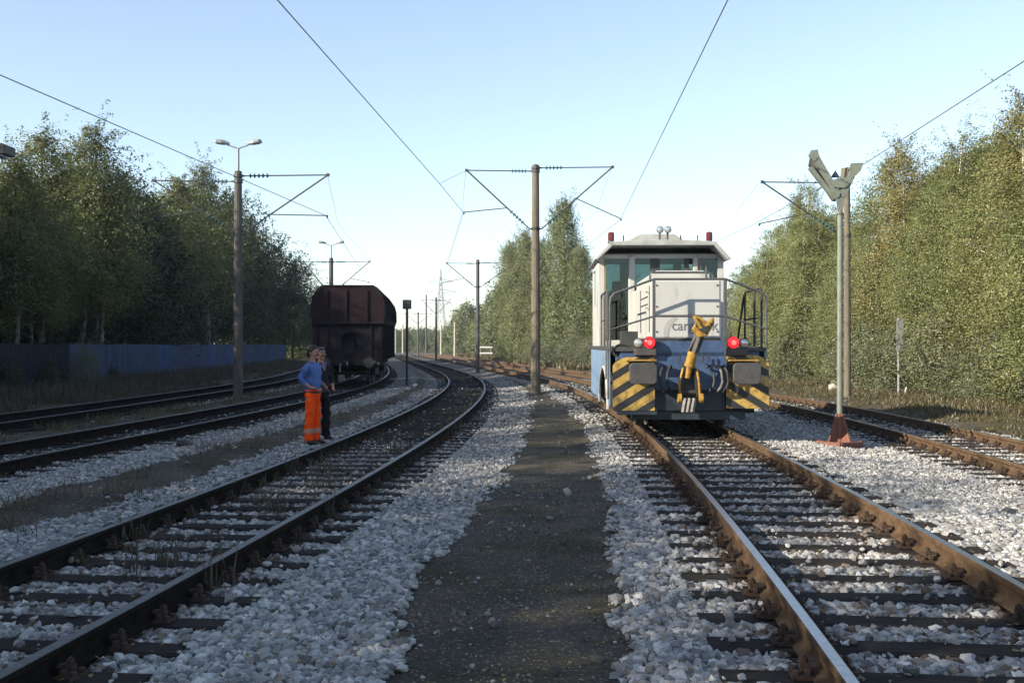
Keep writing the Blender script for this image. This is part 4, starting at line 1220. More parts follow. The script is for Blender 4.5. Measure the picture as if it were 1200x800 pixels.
# ------------------------------------------------------------------ V-headed post (loading gauge)
def v_post():
    x, y = 5.86, 19.7
    z0 = float(ground_z(x, y)) - .01
    root = empty('gauge_post', (x, y, z0), 0, 'green steel post with a V-shaped head and a rusty foot on sunlit ballast', 'post')
    s = F / y
    X = lambda px: (px - 985.5) / s
    Z = lambda py: CAMH + (HOR - py) / s - z0
    m = MB(); m.tube([(0, 0, .15), (X(986.5), 0, Z(249))], .050, 12)
    m.tube([(X(986.5), 0, Z(250)), (X(986), 0, Z(232))], .036, 10); m.tube([(0, 0, Z(251)), (0, 0, Z(246))], .066, 12)
    m.build('post', M['green_steel'], root)
    def channel(nm, a, b, wd, parent, dy=0):
        a = Vector(a); b = Vector(b); t = (b - a).normalized(); n = Vector((-t.z, 0, t.x))
        c = MB()
        c.beam(a + Vector((0, -.05 + dy, 0)), b + Vector((0, -.05 + dy, 0)), wd, .012, up=(0, 1, 0))
        for q in (-1, 1):
            c.beam(a + n * q * (wd / 2) + Vector((0, dy, 0)), b + n * q * (wd / 2) + Vector((0, dy, 0)), .012, .11, up=(0, 1, 0))
        return c.build(nm, M['green_steel'], parent)
    P = lambda px, py, yy=0: (X(px), yy, Z(py))
    la = channel('left_arm', P(984, 231), P(955, 181), .10, root, -.02)
    channel('left_arm_brace', P(980, 233), P(951.5, 196), .055, root, .02)
    e = MB(); e.prism([P(948.3, 183)[::2], P(951.5, 177)[::2], P(959, 176)[::2], P(960.5, 184)[::2], P(955, 190)[::2]], 'y', -.085, -.03); e.build('end_block', M['green_steel'], la)
    e = MB(); e.prism([P(950, 194)[::2], P(952.5, 181)[::2], P(959, 179)[::2], P(984, 220)[::2], P(982, 236)[::2], P(977.5, 235)[::2]], 'y', .045, .06); e.build('back_plate', M['mast_grey'], la)  # recess shade put into the darker grey of the back plates, for relief
    e = MB(); e.prism([P(986, 230)[::2], P(997, 205)[::2], P(1006, 203)[::2], P(991, 234)[::2]], 'y', .045, .06); e.build('back_plate', M['mast_grey'], root)
    ra = channel('right_arm', P(987, 231), P(1003, 198), .10, root, -.02)
    channel('right_arm_brace', P(989, 233), P(1000, 207), .055, root, .02)
    e = MB(); e.prism([P(995.5, 199)[::2], P(998, 192)[::2], P(1012.5, 191.5)[::2], P(1009, 201)[::2], P(1004, 206)[::2]], 'y', -.085, -.03); e.build('end_block', M['green_steel'], ra)
    e = MB(); e.tube([P(990.5, 210, .03), P(992, 197, .03)], .055, 8); e.build('spring_housing', M['concrete'], root)
    e = MB(); e.prism([P(974, 212)[::2], P(999, 207)[::2], P(1000, 213)[::2], P(990, 221)[::2], P(977, 220)[::2]], 'y', -.10, -.085); e.build('gusset_plate', M['green_steel'], root)
    e = MB(); e.prism([P(978.5, 221)[::2], P(994.5, 219)[::2], P(991, 233)[::2], P(988.8, 249)[::2], P(983, 249)[::2], P(980.5, 234)[::2]], 'y', -.06, -.045); e.build('neck_plate', M['green_steel'], root)
    e = MB(); e.prism([P(975.5, 208)[::2], P(981, 199.5)[::2], P(986.5, 208)[::2]], 'y', .0, .015); e.build('pointer_plate', M['loco_teal'], root)
    # foot: cross of gusset plates on a concrete-filled base plate
    f = MB()
    for a in (0, PI / 2):
        R = Matrix.Rotation(a + .5, 3, 'Z')
        for q in (-1, 1):
            pts = [(q * .05, .02), (q * .30, .02), (q * .28, .09), (q * .075, .62), (q * .05, .62)]
            vs = [R @ Vector((u, -.012, v)) for u, v in pts] + [R @ Vector((u, .012, v)) for u, v in pts]
            f.add(vs, [tuple(range(5)), tuple(range(5, 10))[::-1]] + [(i, (i + 1) % 5, (i + 1) % 5 + 5, i + 5) for i in range(5)])
    f.tube([(0, 0, .0), (0, 0, .62)], .062, 12)
    f.build('foot_gussets', M['foot_rust'], root)
    b = MB(); R = Matrix.Rotation(.5, 3, 'Z')
    b.box((0, 0, .045), (.60, .60, .03), R)
    for sx, sy in ((-1, -1), (1, -1), (1, 1), (-1, 1)):
        b.box(R @ Vector((sx * .24, sy * .24, .08)), (.10, .10, .10), R)
    b.box(R @ Vector((0, -.27, .06)), (.50, .06, .13), R); b.box(R @ Vector((-.27, 0, .06)), (.06, .50, .13), R)
    b.build('base_plate', M['foot_rust'], root, bevel=.006)
v_post()

# ------------------------------------------------------------------ slim board post, signal box post, small bits
p = at(1053, 463, 38.8)
root = empty('board_post', (p.x, p.y, float(ground_z(p.x, p.y)) - .03), 0, 'slim grey post with a narrow upright board beside the sunlit track', 'sign')
m = MB(); m.tube([(0, 0, 0), (0, 0, 2.75)], .045, 8); m.build('post', M['sign_grey'], root)
m = MB(); m.box((.03, -.062, 2.14), (.24, .03, 1.12), Matrix.Rotation(.12, 3, 'Z')); m.build('board', M['sign_grey'], root, bevel=.006)
p = at(477, 452, 48)
root = empty('signal_box_post', (p.x, p.y, float(ground_z(p.x, p.y)) - .03), 0, 'dark square box on a thin post between wagon and curving track', 'signal')
m = MB(); m.tube([(0, 0, 0), (0, 0, 3.4)], .055, 8); m.build('post', M['steel_dark'], root)
m = MB(); m.box((0, 0, 3.58), (.36, .30, .40)); b_ = m.build('signal_box', M['sign_back'], root, bevel=.02)
m = MB(); m.box((0, -.158, 3.58), (.28, .012, .32)); m.build('front_plate', M['steel_dark'], b_)
p = at(569, 409, 150)
root = empty('white_barrier', (p.x, p.y + 0, 0), .1, 'low white two-rail barrier before the far wood', 'barrier')
for k, z in enumerate((.75, 1.55)):
    m = MB(); m.box((0, 0, z), (1.9, .06, .20)); m.build('rail', M['sign_white'], root)
for sx in (-.7, .7):
    m = MB(); m.box((sx, .05, .8), (.1, .06, 1.7)); m.build('post', M['sign_grey'], root)
# lamp at the left border of the photo
p = at(-9, 470, 15)
zz = float(ground_z(p.x, p.y))
root = empty('yard_lamp', (p.x - .09, p.y, zz - .02), 0, 'dark green lamp hood on a blue post cut by the left edge', 'lamp')
zt = at(0, 168, 15).z
m = MB(); m.tube([(0, 0, 0), (0, 0, zt - zz - .08)], [.09, .075], 12); m.build('post', M['post_blue'], root)
m = MB(); m.prism([(-.30, zt - zz - .06), (-.30, zt - zz - .13), (.33, zt - zz - .15), (.33, zt - zz - .02), (.28, zt - zz)], 'y', -.16, .16); m.build('lamp_hood', M['sign_back'], root, bevel=.015)
m = MB(); m.bx(-.22, .26, -.12, .12, zt - zz - .17, zt - zz - .14); m.build('lamp_glass', M['lamp_glass'], root)
# a black oily lump and pale blocks lying about
def lump(name, p, size, m_, label, cat, seed):
    r = np.random.default_rng(seed); v, f = ico()
    v = v * (1 + r.uniform(-.25, .25, (12, 1))) * np.array(size)
    me = np_mesh(name, v, f, M[m_]); o = link(name, me, None, (p.x, p.y, float(ground_z(p.x, p.y)) + size[2] * .6)); tag(o, label, cat)
def gp(px, py): return at(px, py, F * CAMH / (py - HOR))
lump('dark_clod', gp(217, 522), (.17, .12, .10), 'loco_black', 'black clod lying on the ballast strip left of the men', 'clod', 1)
lump('dark_stone', gp(1181, 600), (.12, .09, .06), 'loco_grey', 'dark flat stone on the pale ballast at the right edge', 'stone', 2)
lump('concrete_block', gp(977, 458), (.24, .18, .22), 'mast_pale', 'pale concrete block beside the foot of the mast behind the V-headed post', 'block', 3)
lump('concrete_block', gp(1062, 463), (.10, .10, .20), 'mast_pale', 'small pale block right of the slim board post', 'block', 4)
lump('white_stone', gp(486, 453), (.12, .09, .10), 'sign_white', 'white stone lying beside the curving track past the men', 'stone', 5)
lump('white_stone', gp(665, 580), (.055, .05, .06), 'mast_pale', 'pale stone standing out alone on the cinder path', 'stone', 6)
# ------------------------------------------------------------------ locomotive
LX, LY = 3.115, 19.2
def locomotive():
    L = empty('locomotive', (LX, LY, TR.rz), -.026, 'blue and white shunting locomotive with yellow-black striped buffer beam and lit red lamps', 'locomotive')
    def part(mb, name, m, parent=L, bevel=0, smooth=False):
        return mb.build(name, M[m] if isinstance(m, str) else m, parent, bevel=bevel, smooth=smooth)
    # frame
    m = MB(); m.bx(-1.22, 1.22, .14, 9.6, .82, 1.40); m.bx(-.62, .62, .05, .14, .80, 1.40); part(m, 'main_frame', 'loco_blue', bevel=.01)
    m = MB(); m.bx(-1.30, 1.30, .02, .14, .72, 1.30); part(m, 'buffer_beam', 'loco_blue', bevel=.012)
    m = MB(); m.bx(-.60, .62, .16, .45, 1.40, 1.58); m.bx(-.60, .62, .05, .16, 1.31, 1.58); part(m, 'front_panel', 'loco_blue', bevel=.01)
    m = MB(); m.bx(-1.38, 1.36, .47, 9.6, 1.42, 1.49); m.bx(-1.36, -.64, .10, .47, 1.40, 1.465); m.bx(.66, 1.34, .10, .47, 1.40, 1.465); part(m, 'deck', 'loco_grey', bevel=.006)
    # snow guard / lower beam
    m = MB(); m.bx(-1.28, -.58, .0, .12, .29, .40); m.bx(-1.0, .98, .16, .40, .20, .36); m.bx(-.62, .62, .10, .15, .36, .80); part(m, 'lower_guard', 'loco_teal', bevel=.01)
    # striped plates
    pl = [(-.37, -.44), (-.37, .34), (-.30, .45), (-.12, .49), (.36, .49), (.36, -.44)]
    for sx, mk, cx, cz in ((-1, 'stripe_l', -.985, .81), (1, 'stripe_r', .985, .85)):
        m = MB(); pts = [((u if sx < 0 else -u), v) for u, v in pl]
        if sx > 0: pts = pts[::-1]
        m.prism(pts, 'y', -.015, .015)
        o = m.build('warning_plate', M[mk], L, loc=(cx, 0, cz))
        h = MB(); h.lathe((.5 * -sx * -.30 if False else (-.02 if sx < 0 else .02), -.022, .30), (0, 1, 0), [(0, .035), (.004, .035)], 12); part(h, 'hole', 'loco_black', o)
    # buffers
    for sx in (-1, 1):
        c = Vector((sx * .875 - .005, 0, 1.03))
        b = MB(); b.tube([c + Vector((0, -.02, 0)), c + Vector((0, -.10, 0))], .19, 16); b.tube([c + Vector((0, -.10, 0)), c + Vector((0, -.36, 0))], .125, 16); b.tube([c + Vector((0, -.36, 0)), c + Vector((0, -.56, 0))], .095, 16)
        bo = part(b, 'buffer', 'loco_black')
        h = MB(); w2, h2, k = .235, .18, .05
        pts = [(-w2 + k, -h2), (w2 - k, -h2), (w2, -h2 + k), (w2, h2 - k), (w2 - k, h2), (-w2 + k, h2), (-w2, h2 - k), (-w2, -h2 + k)]
        h.prism([(c.x + u, c.z + v) for u, v in pts], 'y', -.61, -.555)
        part(h, 'buffer_head', 'loco_grey', bo, bevel=.012)
        m = MB(); m.bx(c.x - sx * .0 - .26, c.x + .26, -.30, -.03, 1.235, 1.262); part(m, 'buffer_shelf', 'yellow', bo, bevel=.004)
    # lamps
    for sx in (-1, 1):
        m = MB(); m.bx(min(sx * .60, sx * .98), max(sx * .60, sx * .98), -.10, .16, 1.33, 1.455); part(m, 'lamp_bracket', 'loco_grey', bevel=.015)
        m = MB(); m.lathe((sx * .725, .06, 1.555), (0, -1, 0), [(0, .07), (.06, .105), (.14, .11), (.165, .105)], 18); lo = part(m, 'tail_lamp', 'loco_black')
        m = MB(); m.lathe((sx * .725, -.105, 1.555), (0, -1, 0), [(0, .098), (.02, .09), (.042, .055), (.05, .012)], 18); ln = part(m, 'lens', 'red_lit', lo, smooth=True)
        m = MB(); m.lathe((sx * .725, -.150, 1.555), (0, -1, 0), [(0, .045), (.012, .035), (.018, .005)], 12); part(m, 'bulb_glow', 'red_core', ln)
        m = MB(); m.lathe((sx * .915, .06, 1.545), (0, -1, 0), [(0, .06), (.06, .085), (.13, .09), (.15, .086)], 18); lo = part(m, 'head_lamp', 'loco_grey')
        m = MB(); m.lathe((sx * .915, -.092, 1.545), (0, -1, 0), [(0, .078), (.012, .06), (.02, .01)], 18); part(m, 'lens', 'clear', lo, smooth=True)
    # coupler, folded up in front of the beam
    K = MB(); K.bx(-.16, .02, -.20, .02, .62, 1.15); K.beam((-.22, -.22, .62), (-.14, -.26, 1.12), .05, .12); K.beam((.09, -.22, .62), (.03, -.26, 1.12), .05, .12)
    K.tube([(-.20, -.24, .70), (.08, -.24, .70)], .045, 10); K.tube([(-.18, -.26, 1.08), (.06, -.26, 1.08)], .04, 10)
    k = part(K, 'coupler', 'loco_black', bevel=.006)
    K = MB(); K.tube([(-.10, -.30, .95), (-.06, -.34, 1.16)], .05, 10); K.tube([(-.06, -.34, 1.16), (-.01, -.40, 1.40)], .088, 14); K.tube([(-.065, -.335, 1.15), (-.055, -.345, 1.19)], .10, 14); part(K, 'coupler_cylinder', 'yellow', k)
    K = MB(); K.beam((-.01, -.40, 1.38), (.09, -.48, 1.70), .13, .14); K.tube([(-.09, -.45, 1.42), (.03, -.50, 1.66)], .022, 8); K.tube([(.06, -.42, 1.42), (.14, -.5, 1.62)], .02, 8); part(K, 'coupler_shaft', 'loco_grey', k, bevel=.01)
    K = MB()
    K.prism([(-.05, 1.78), (.05, 1.64), (.20, 1.66), (.31, 1.86), (.32, 1.99), (.20, 1.90), (.11, 1.98), (-.03, 2.01), (.03, 1.90)], 'y', -.60, -.42)
    K.beam((-.02, -.62, 1.98), (.12, -.62, 1.74), .055, .06, up=(0, 1, 0)); K.beam((.29, -.62, 1.96), (.14, -.62, 1.74), .055, .06, up=(0, 1, 0))
    part(K, 'coupler_claw', 'yellow', k, bevel=.012)
    K = MB(); K.prism([(.03, 1.78), (.16, 1.70), (.22, 1.86), (.12, 1.80)], 'y', -.655, -.60); K.bx(.0, .05, -.64, -.6, 1.82, 1.95); part(K, 'claw_jaw', 'loco_black', k)
    K = MB()
    for sx in (-.27, .10): K.lathe((sx, -.34, .60), (1, 0, 0), [(0, .085), (.07, .085)], 14)
    part(K, 'coupler_pad', 'yellow', k, bevel=.008)
    K = MB()
    for u in (-.135, -.06, .015): K.beam((u, -.38, .60), (u - .05, -.44, .36), .055, .07)
    part(K, 'coupler_fork', 'silver', k, bevel=.008)
    K = MB()
    for u0, u1 in ((-.22, -.17), (.12, .06)): K.tube([(u0, -.30, .62), (u0 - .02, -.34, .85), (u1, -.33, 1.12)], .022, 8)
    part(K, 'coupler_rod', 'yellow', k)
    # brake hoses
    for i, (x0, sag, mk) in enumerate(((.34, .30, 'loco_grey'), (.48, .33, 'silver'), (.58, .28, 'loco_black'), (-.40, .26, 'loco_black'), (-.52, .30, 'loco_black'))):
        h = MB(); s = 1 if x0 > 0 else -1
        h.tube([(x0 - s * .06, -.02, 1.12), (x0 - s * .03, -.16, 1.16), (x0 + s * .02, -.22, 1.05), (x0 + s * .04, -.22, .88), (x0 + s * .01, -.20, .78), (x0 - s * .05, -.14, .70)], .022, 8)
        part(h, 'brake_hose', mk)
    for x0 in (-.20, .20, .30): 
        h = MB(); h.tube([(x0, -.02, 1.22), (x0, -.09, 1.22), (x0, -.09, 1.36)], .014, 6); part(h, 'brake_cock', 'loco_black')
    # hood
    H = MB(); H.bx(-.605, .605, .46, 4.78, 1.63, 2.68); hood = part(H, 'hood', 'loco_white', bevel=.035)
    H = MB(); H.bx(-.60, .60, .475, 4.78, 1.49, 1.63); part(H, 'hood_base', 'loco_black', hood)
    H = MB(); H.prism([(-.56, 2.68), (.56, 2.68), (.56, 2.83), (.44, 2.91), (-.44, 2.91), (-.56, 2.83)], 'y', 1.45, 4.4); part(H, 'hood_top', 'loco_white', hood, bevel=.02)
    for z in (2.28, 2.42):
        H = MB(); H.beam((-.612, 1.4, z), (-.612, 2.9, z), .010, .018); part(H, 'seam_strip', 'loco_grey', hood)
    H = MB(); H.bx(-.618, -.604, 1.05, 1.09, 1.75, 2.6); H.bx(-.618, -.604, 2.85, 2.89, 1.75, 2.6); H.bx(-.585, .585, .447, .456, 2.045, 2.052); part(H, 'door_gap', 'loco_grey', hood)
    for zz_ in (2.2, 2.5):
        H = MB(); H.tube([(-.625, 1.25, zz_), (-.645, 1.25, zz_), (-.645, 1.40, zz_), (-.625, 1.40, zz_)], .010, 6); part(H, 'door_handle', 'loco_black', hood)
    for xx in (-.54, .54):
        for zz_ in (1.75, 2.2, 2.58):
            H = MB(); H.lathe((xx, .458, zz_), (0, -1, 0), [(0, .018), (.008, .016), (.012, .004)], 8); part(H, 'bolt', 'loco_grey', hood)
    # lettering: six letters show, the rest stands behind the coupler
    cu = bpy.data.curves.new('lettering', 'FONT'); cu.body = 'cargolok'; cu.size = .26; cu.extrude = .002
    to = bpy.data.objects.new('lettering_tmp', cu); C.objects.link(to)
    dg = bpy.context.evaluated_depsgraph_get()
    me = bpy.data.meshes.new_from_object(to.evaluated_get(dg)); bpy.data.objects.remove(to)
    v = np.zeros(len(me.vertices) * 3); me.vertices.foreach_get('co', v); v = v.reshape(-1, 3)
    v[:, 0] = (v[:, 0] - v[:, 0].min()) / np.ptp(v[:, 0]) * .82 - .265
    o3 = np.stack([v[:, 0], .4555 - v[:, 2], 1.775 + v[:, 1]], 1)
    me.vertices.foreach_set('co', o3.ravel()); me.materials.clear(); me.materials.append(M['text']); me.update()
    link('lettering', me, hood)
    S = MB(); n = 14
    A = [(-.44 + .02, 1.66), (-.42, 1.78), (-.38, 1.89), (-.31, 1.97), (-.21, 2.03)]
    B = [(-.335, 1.66), (-.325, 1.76), (-.29, 1.85), (-.24, 1.92), (-.17, 1.985)]
    vs = [(a, .4550, z) for a, z in A] + [(a, .4550, z) for a, z in B]
    S.add(vs, [(i, i + 5, i + 6, i + 1) for i in range(4)]); part(S, 'grey_arc', 'hood_arc', hood)  # curved grey band on the hood face
    # tool box on the deck
    T = MB(); T.bx(-1.17, -.86, .62, .92, 1.49, 1.76); part(T, 'tool_box', 'sign_back', bevel=.012)
    T = MB()
    for a in range(4): T.tube([(-1.18 + .15 * math.cos(t * PI / 8), .16 + .02 * a, 1.50 + .12 * math.sin(t * PI / 8) - .10) for t in range(17)], .02, 6)
    part(T, 'cable_coil', 'loco_black')
    # railings
    r = .021
    R = MB(); R.tube([(-1.40, .06, 1.44), (-1.40, .06, 2.22), (-1.385, .06, 2.34), (-1.33, .06, 2.41), (-.63, .06, 2.665), (.615, .06, 2.665), (1.22, .06, 2.44), (1.30, .06, 2.37), (1.325, .06, 2.24), (1.325, .06, 1.44)], r, 8)
    R.tube([(-1.40, .06, 1.78), (-.63, .06, 2.015), (.615, .06, 2.015), (1.325, .06, 1.79)], r * .8, 8)
    part(R, 'front_railing', 'rail_paint')
    R = MB()
    for x0 in (-.63, .615): R.beam((x0, .06, 1.30), (x0, .06, 2.66), .05, .045)
    part(R, 'railing_post', 'rail_paint')
    for x0, ys in ((1.33, (.5, 1.15, 2.1)), (-1.37, (1.3, 2.3, 3.3))):
        R = MB(); R.tube([(x0, ys[0], 1.49), (x0, ys[0], 2.46), (x0, ys[0] + .08, 2.53), (x0, ys[2] - .08, 2.53), (x0, ys[2], 2.46), (x0, ys[2], 1.49)], r, 8)
        R.tube([(x0, ys[1], 1.49), (x0, ys[1], 2.53)], r, 8); R.tube([(x0, ys[0], 2.0), (x0, ys[2], 2.0)], r * .8, 8)
        if x0 > 0: R.tube([(x0 - .02, ys[2] - .02, 2.48), (x0 - .1, ys[2] + .3, 1.49)], r, 8)
        part(R, 'side_railing', 'loco_black' if x0 > 0 else 'rail_paint')
    R = MB(); R.tube([(-.58, 1.25, 2.68), (-.58, 1.25, 2.80), (-.55, 1.25, 2.86), (.50, 1.25, 2.86), (.58, 1.25, 2.80), (.60, 1.25, 2.68)], r, 8); R.tube([(.46, 1.25, 2.66), (.46, 1.25, 2.97)], r, 8)
    part(R, 'hood_railing', 'rail_paint')
    for y0 in (.3, .95):
        R = MB(); R.tube([(-1.42, y0, .55), (-1.42, y0, 1.42)], .017, 6); part(R, 'grab_rail', 'silver')
    # cab
    yc, yb = 4.8, 7.2
    cab = MB()
    for x0, x1 in ((-1.36, -1.22), (1.24, 1.37)):
        cab.bx(x0, x1, yc, yc + .10, 1.49, 3.48)
        cab.bx(x0, x1, yb - .10, yb, 1.49, 3.48)
    # side walls with a window opening
    for x0, x1 in ((-1.37, -1.31), (1.31, 1.37)):
        cab.bx(x0, x1, yc + .10, yb - .10, 1.49, 2.40); cab.bx(x0, x1, yc + .10, yb - .10, 3.22, 3.48)
        cab.bx(x0, x1, yc + .10, yc + 1.0, 2.40, 3.22); cab.bx(x0, x1, yb - .4, yb - .10, 2.40, 3.22)
    # front: frames round the openings
    cab.bx(-1.22, 1.24, yc, yc + .08, 3.40, 3.48)
    cab.bx(-1.22, -.70, yc, yc + .08, 1.49, 1.62)
    cab.bx(.62, 1.24, yc, yc + .08, 1.49, 2.75)
    # rear wall
    cab.bx(-1.22, 1.24, yb - .08, yb, 1.49, 2.45); cab.bx(-1.22, 1.24, yb - .08, yb, 3.45, 3.48); cab.bx(-.72, -.50, yb - .08, yb, 2.45, 3.45); cab.bx(.55, .75, yb - .08, yb, 2.45, 3.45)
    cabo = part(cab, 'cab_wall', 'loco_white', bevel=.012)
    for x0, x1, z0 in ((-.70, -.56, 1.495), (.70, .81, 2.66)):
        fr = MB(); fr.bx(x0, x1, yc - .05, yc + .04, z0, 3.46); part(fr, 'window_post', 'loco_white', cabo, bevel=.02)
    for x0, x1 in ((-.22, -.02), (.52, .62)):
        fr = MB(); fr.bx(x0, x1, yc - .015, yc + .08, 2.66, 3.395); part(fr, 'window_pillar', 'loco_grey', cabo, bevel=.01)
    fr = MB()
    for a in ((.815, .845, 2.78, 3.38), (.845, 1.22, 2.75, 2.785)): fr.bx(a[0], a[1], yc - .012, yc + .03, a[2], a[3])
    part(fr, 'window_seal', 'orange_frame', cabo)
    fr = MB(); fr.bx(-1.225, -1.195, yc - .012, yc + .03, 1.6, 3.4); part(fr, 'door_edge', 'yellow', cabo)
    for x0, x1, z0, z1, yy in ((-1.21, -.70, 1.62, 3.40, yc + .03), (-.56, -.22, 2.68, 3.40, yc + .03), (-.02, .52, 2.68, 3.40, yc + .03), (.82, 1.24, 2.76, 3.40, yc + .03), (-1.22, -.72, 2.45, 3.45, yb - .04), (-.5, .55, 2.45, 3.45, yb - .04), (.75, 1.24, 2.45, 3.45, yb - .04)):
        g = MB(); g.bx(x0, x1, yy, yy + .008, z0, z1); part(g, 'window_pane', 'glass', cabo)
    for x0 in (-1.345, 1.34):
        g = MB(); g.bx(x0 - .004, x0 + .004, yc + 1.0, yb - .4, 2.40, 3.22); part(g, 'window_pane', 'glass', cabo)
    inn = MB(); inn.bx(-.56, .62, yc + .1, yc + .5, 1.5, 2.6); inn.bx(-1.2, 1.2, yc + .1, yb - .1, 1.495, 1.52); part(inn, 'control_desk', 'seat', cabo, bevel=.02)
    st = MB(); st.bx(-1.05, -.70, 5.6, 6.0, 1.52, 2.1); st.bx(-1.06, -.66, 5.5, 6.05, 2.05, 2.2); st.bx(-1.04, -.68, 5.95, 6.1, 2.2, 2.75); st.bx(-.98, -.74, 5.96, 6.08, 2.75, 2.98); part(st, 'driver_seat', 'seat', cabo, bevel=.04)
    rf = MB()
    prof = [(-1.46, 3.35), (-1.40, 3.33), (-1.07, 3.64), (1.08, 3.64), (1.38, 3.33), (1.45, 3.35), (1.12, 3.72), (.5, 3.76), (-.5, 3.76), (-1.12, 3.72)]
    rf.prism(prof, 'y', 4.28, 7.6)
    rf.bx(-1.30, 1.30, 4.9, 7.15, 3.48, 3.52)
    roof = part(rf, 'cab_roof', 'loco_roof', bevel=.015)
    rb = MB(); rb.prism([(-.72, 3.80), (.62, 3.80), (.34, 3.98), (-.42, 3.98)], 'y', 5.2, 6.8); part(rb, 'roof_unit', 'loco_roof', roof, bevel=.02)
    for x0 in (-1.08, 1.05):
        b = MB(); b.lathe((x0, 4.75, 3.72), (0, 0, 1), [(0, .075), (.05, .075), (.055, .06), (.07, .06)], 14); bo = part(b, 'beacon', 'loco_grey', roof)
        b = MB(); b.lathe((x0, 4.75, 3.79), (0, 0, 1), [(0, .068), (.15, .068), (.175, .055), (.185, .02)], 14); part(b, 'beacon_dome', 'beacon', bo)
    for x0 in (-.03, .14):
        b = MB(); b.lathe((x0, 4.75, 4.01), (0, -1, 0), [(0, .03), (.06, .065), (.11, .078), (.13, .078)], 16); b.tube([(x0, 4.70, 3.80), (x0, 4.70, 3.95)], .02, 8); bo = part(b, 'roof_lamp', 'loco_black', roof)
        b = MB(); b.lathe((x0, 4.615, 4.01), (0, -1, 0), [(0, .068), (.01, .055), (.018, .01)], 16); part(b, 'lens', 'clear', bo, smooth=True)
    for x0 in (-.80, .45, .82):
        b = MB(); b.tube([(x0, 4.9, 3.77), (x0, 4.9, 3.92)], .014, 6); part(b, 'aerial', 'loco_grey', roof)
    # rear hood, mostly hidden by the cab
    H = MB(); H.bx(-.75, .75, 7.22, 9.4, 1.49, 2.9); part(H, 'rear_hood', 'loco_white', bevel=.03)
    # side skirts with a wheel cut-out
    for sx in (-1, 1):
        k = MB(); x0 = sx * 1.385
        n = 14
        top, ya, yb2, zb = 1.41, .45, 7.2, .42
        outer = []
        cy, ry, rz2 = 1.95, 1.40, .74
        arch = [(cy - ry * math.cos(PI * i / n), .36 + rz2 * math.sin(PI * i / n)) for i in range(n + 1)]
        poly = [(ya, zb)] + [(cy - ry, zb)] + arch[1:-1] + [(cy + ry, zb), (yb2, zb), (yb2, top), (ya, top)]
        k.prism(poly, 'x', x0 - .015, x0 + .015)
        so_ = part(k, 'side_skirt', 'loco_side')
        k = MB(); k.tube([(x0 + sx * .02, p[0], p[1]) for p in arch], .028, 6); part(k, 'arch_rim', 'loco_white', so_)
        k = MB(); k.bx(min(x0 - sx * .30, x0 - sx * .05), max(x0 - sx * .30, x0 - sx * .05), .5, 1.1, .40, .44); k.bx(min(x0 - sx * .30, x0 - sx * .05), max(x0 - sx * .30, x0 - sx * .05), .5, 1.1, .80, .84); part(k, 'step', 'loco_grey')
    # wheelsets
    for y0 in (1.7, 3.9, 6.0, 8.2):
        for sx in (-1, 1):
            wv = MB(); wv.lathe((sx * .69, y0, .50), (sx, 0, 0), [(0, .53), (.03, .53), (.035, .50), (.135, .495), (.136, .42), (.11, .40), (.11, .16), (.17, .14), (.17, .01)], 28)
            part(wv, 'wheel', 'loco_black')
        ax = MB(); ax.tube([(-.69, y0, .5), (.69, y0, .5)], .08, 10); part(ax, 'axle', 'loco_black')
    tk = MB(); tk.bx(-1.21, 1.21, .5, 7.0, .30, .81); tk.bx(-1.27, -1.22, .5, 4.2, .30, 1.35); tk.bx(-1.15, 1.15, 1.2, 2.4, .62, .82); part(tk, 'tank_dark_backing', 'black', bevel=.03)  # black backing stands in for shade behind the wheel cut-out; partly fuel tank
    return L
locomotive()

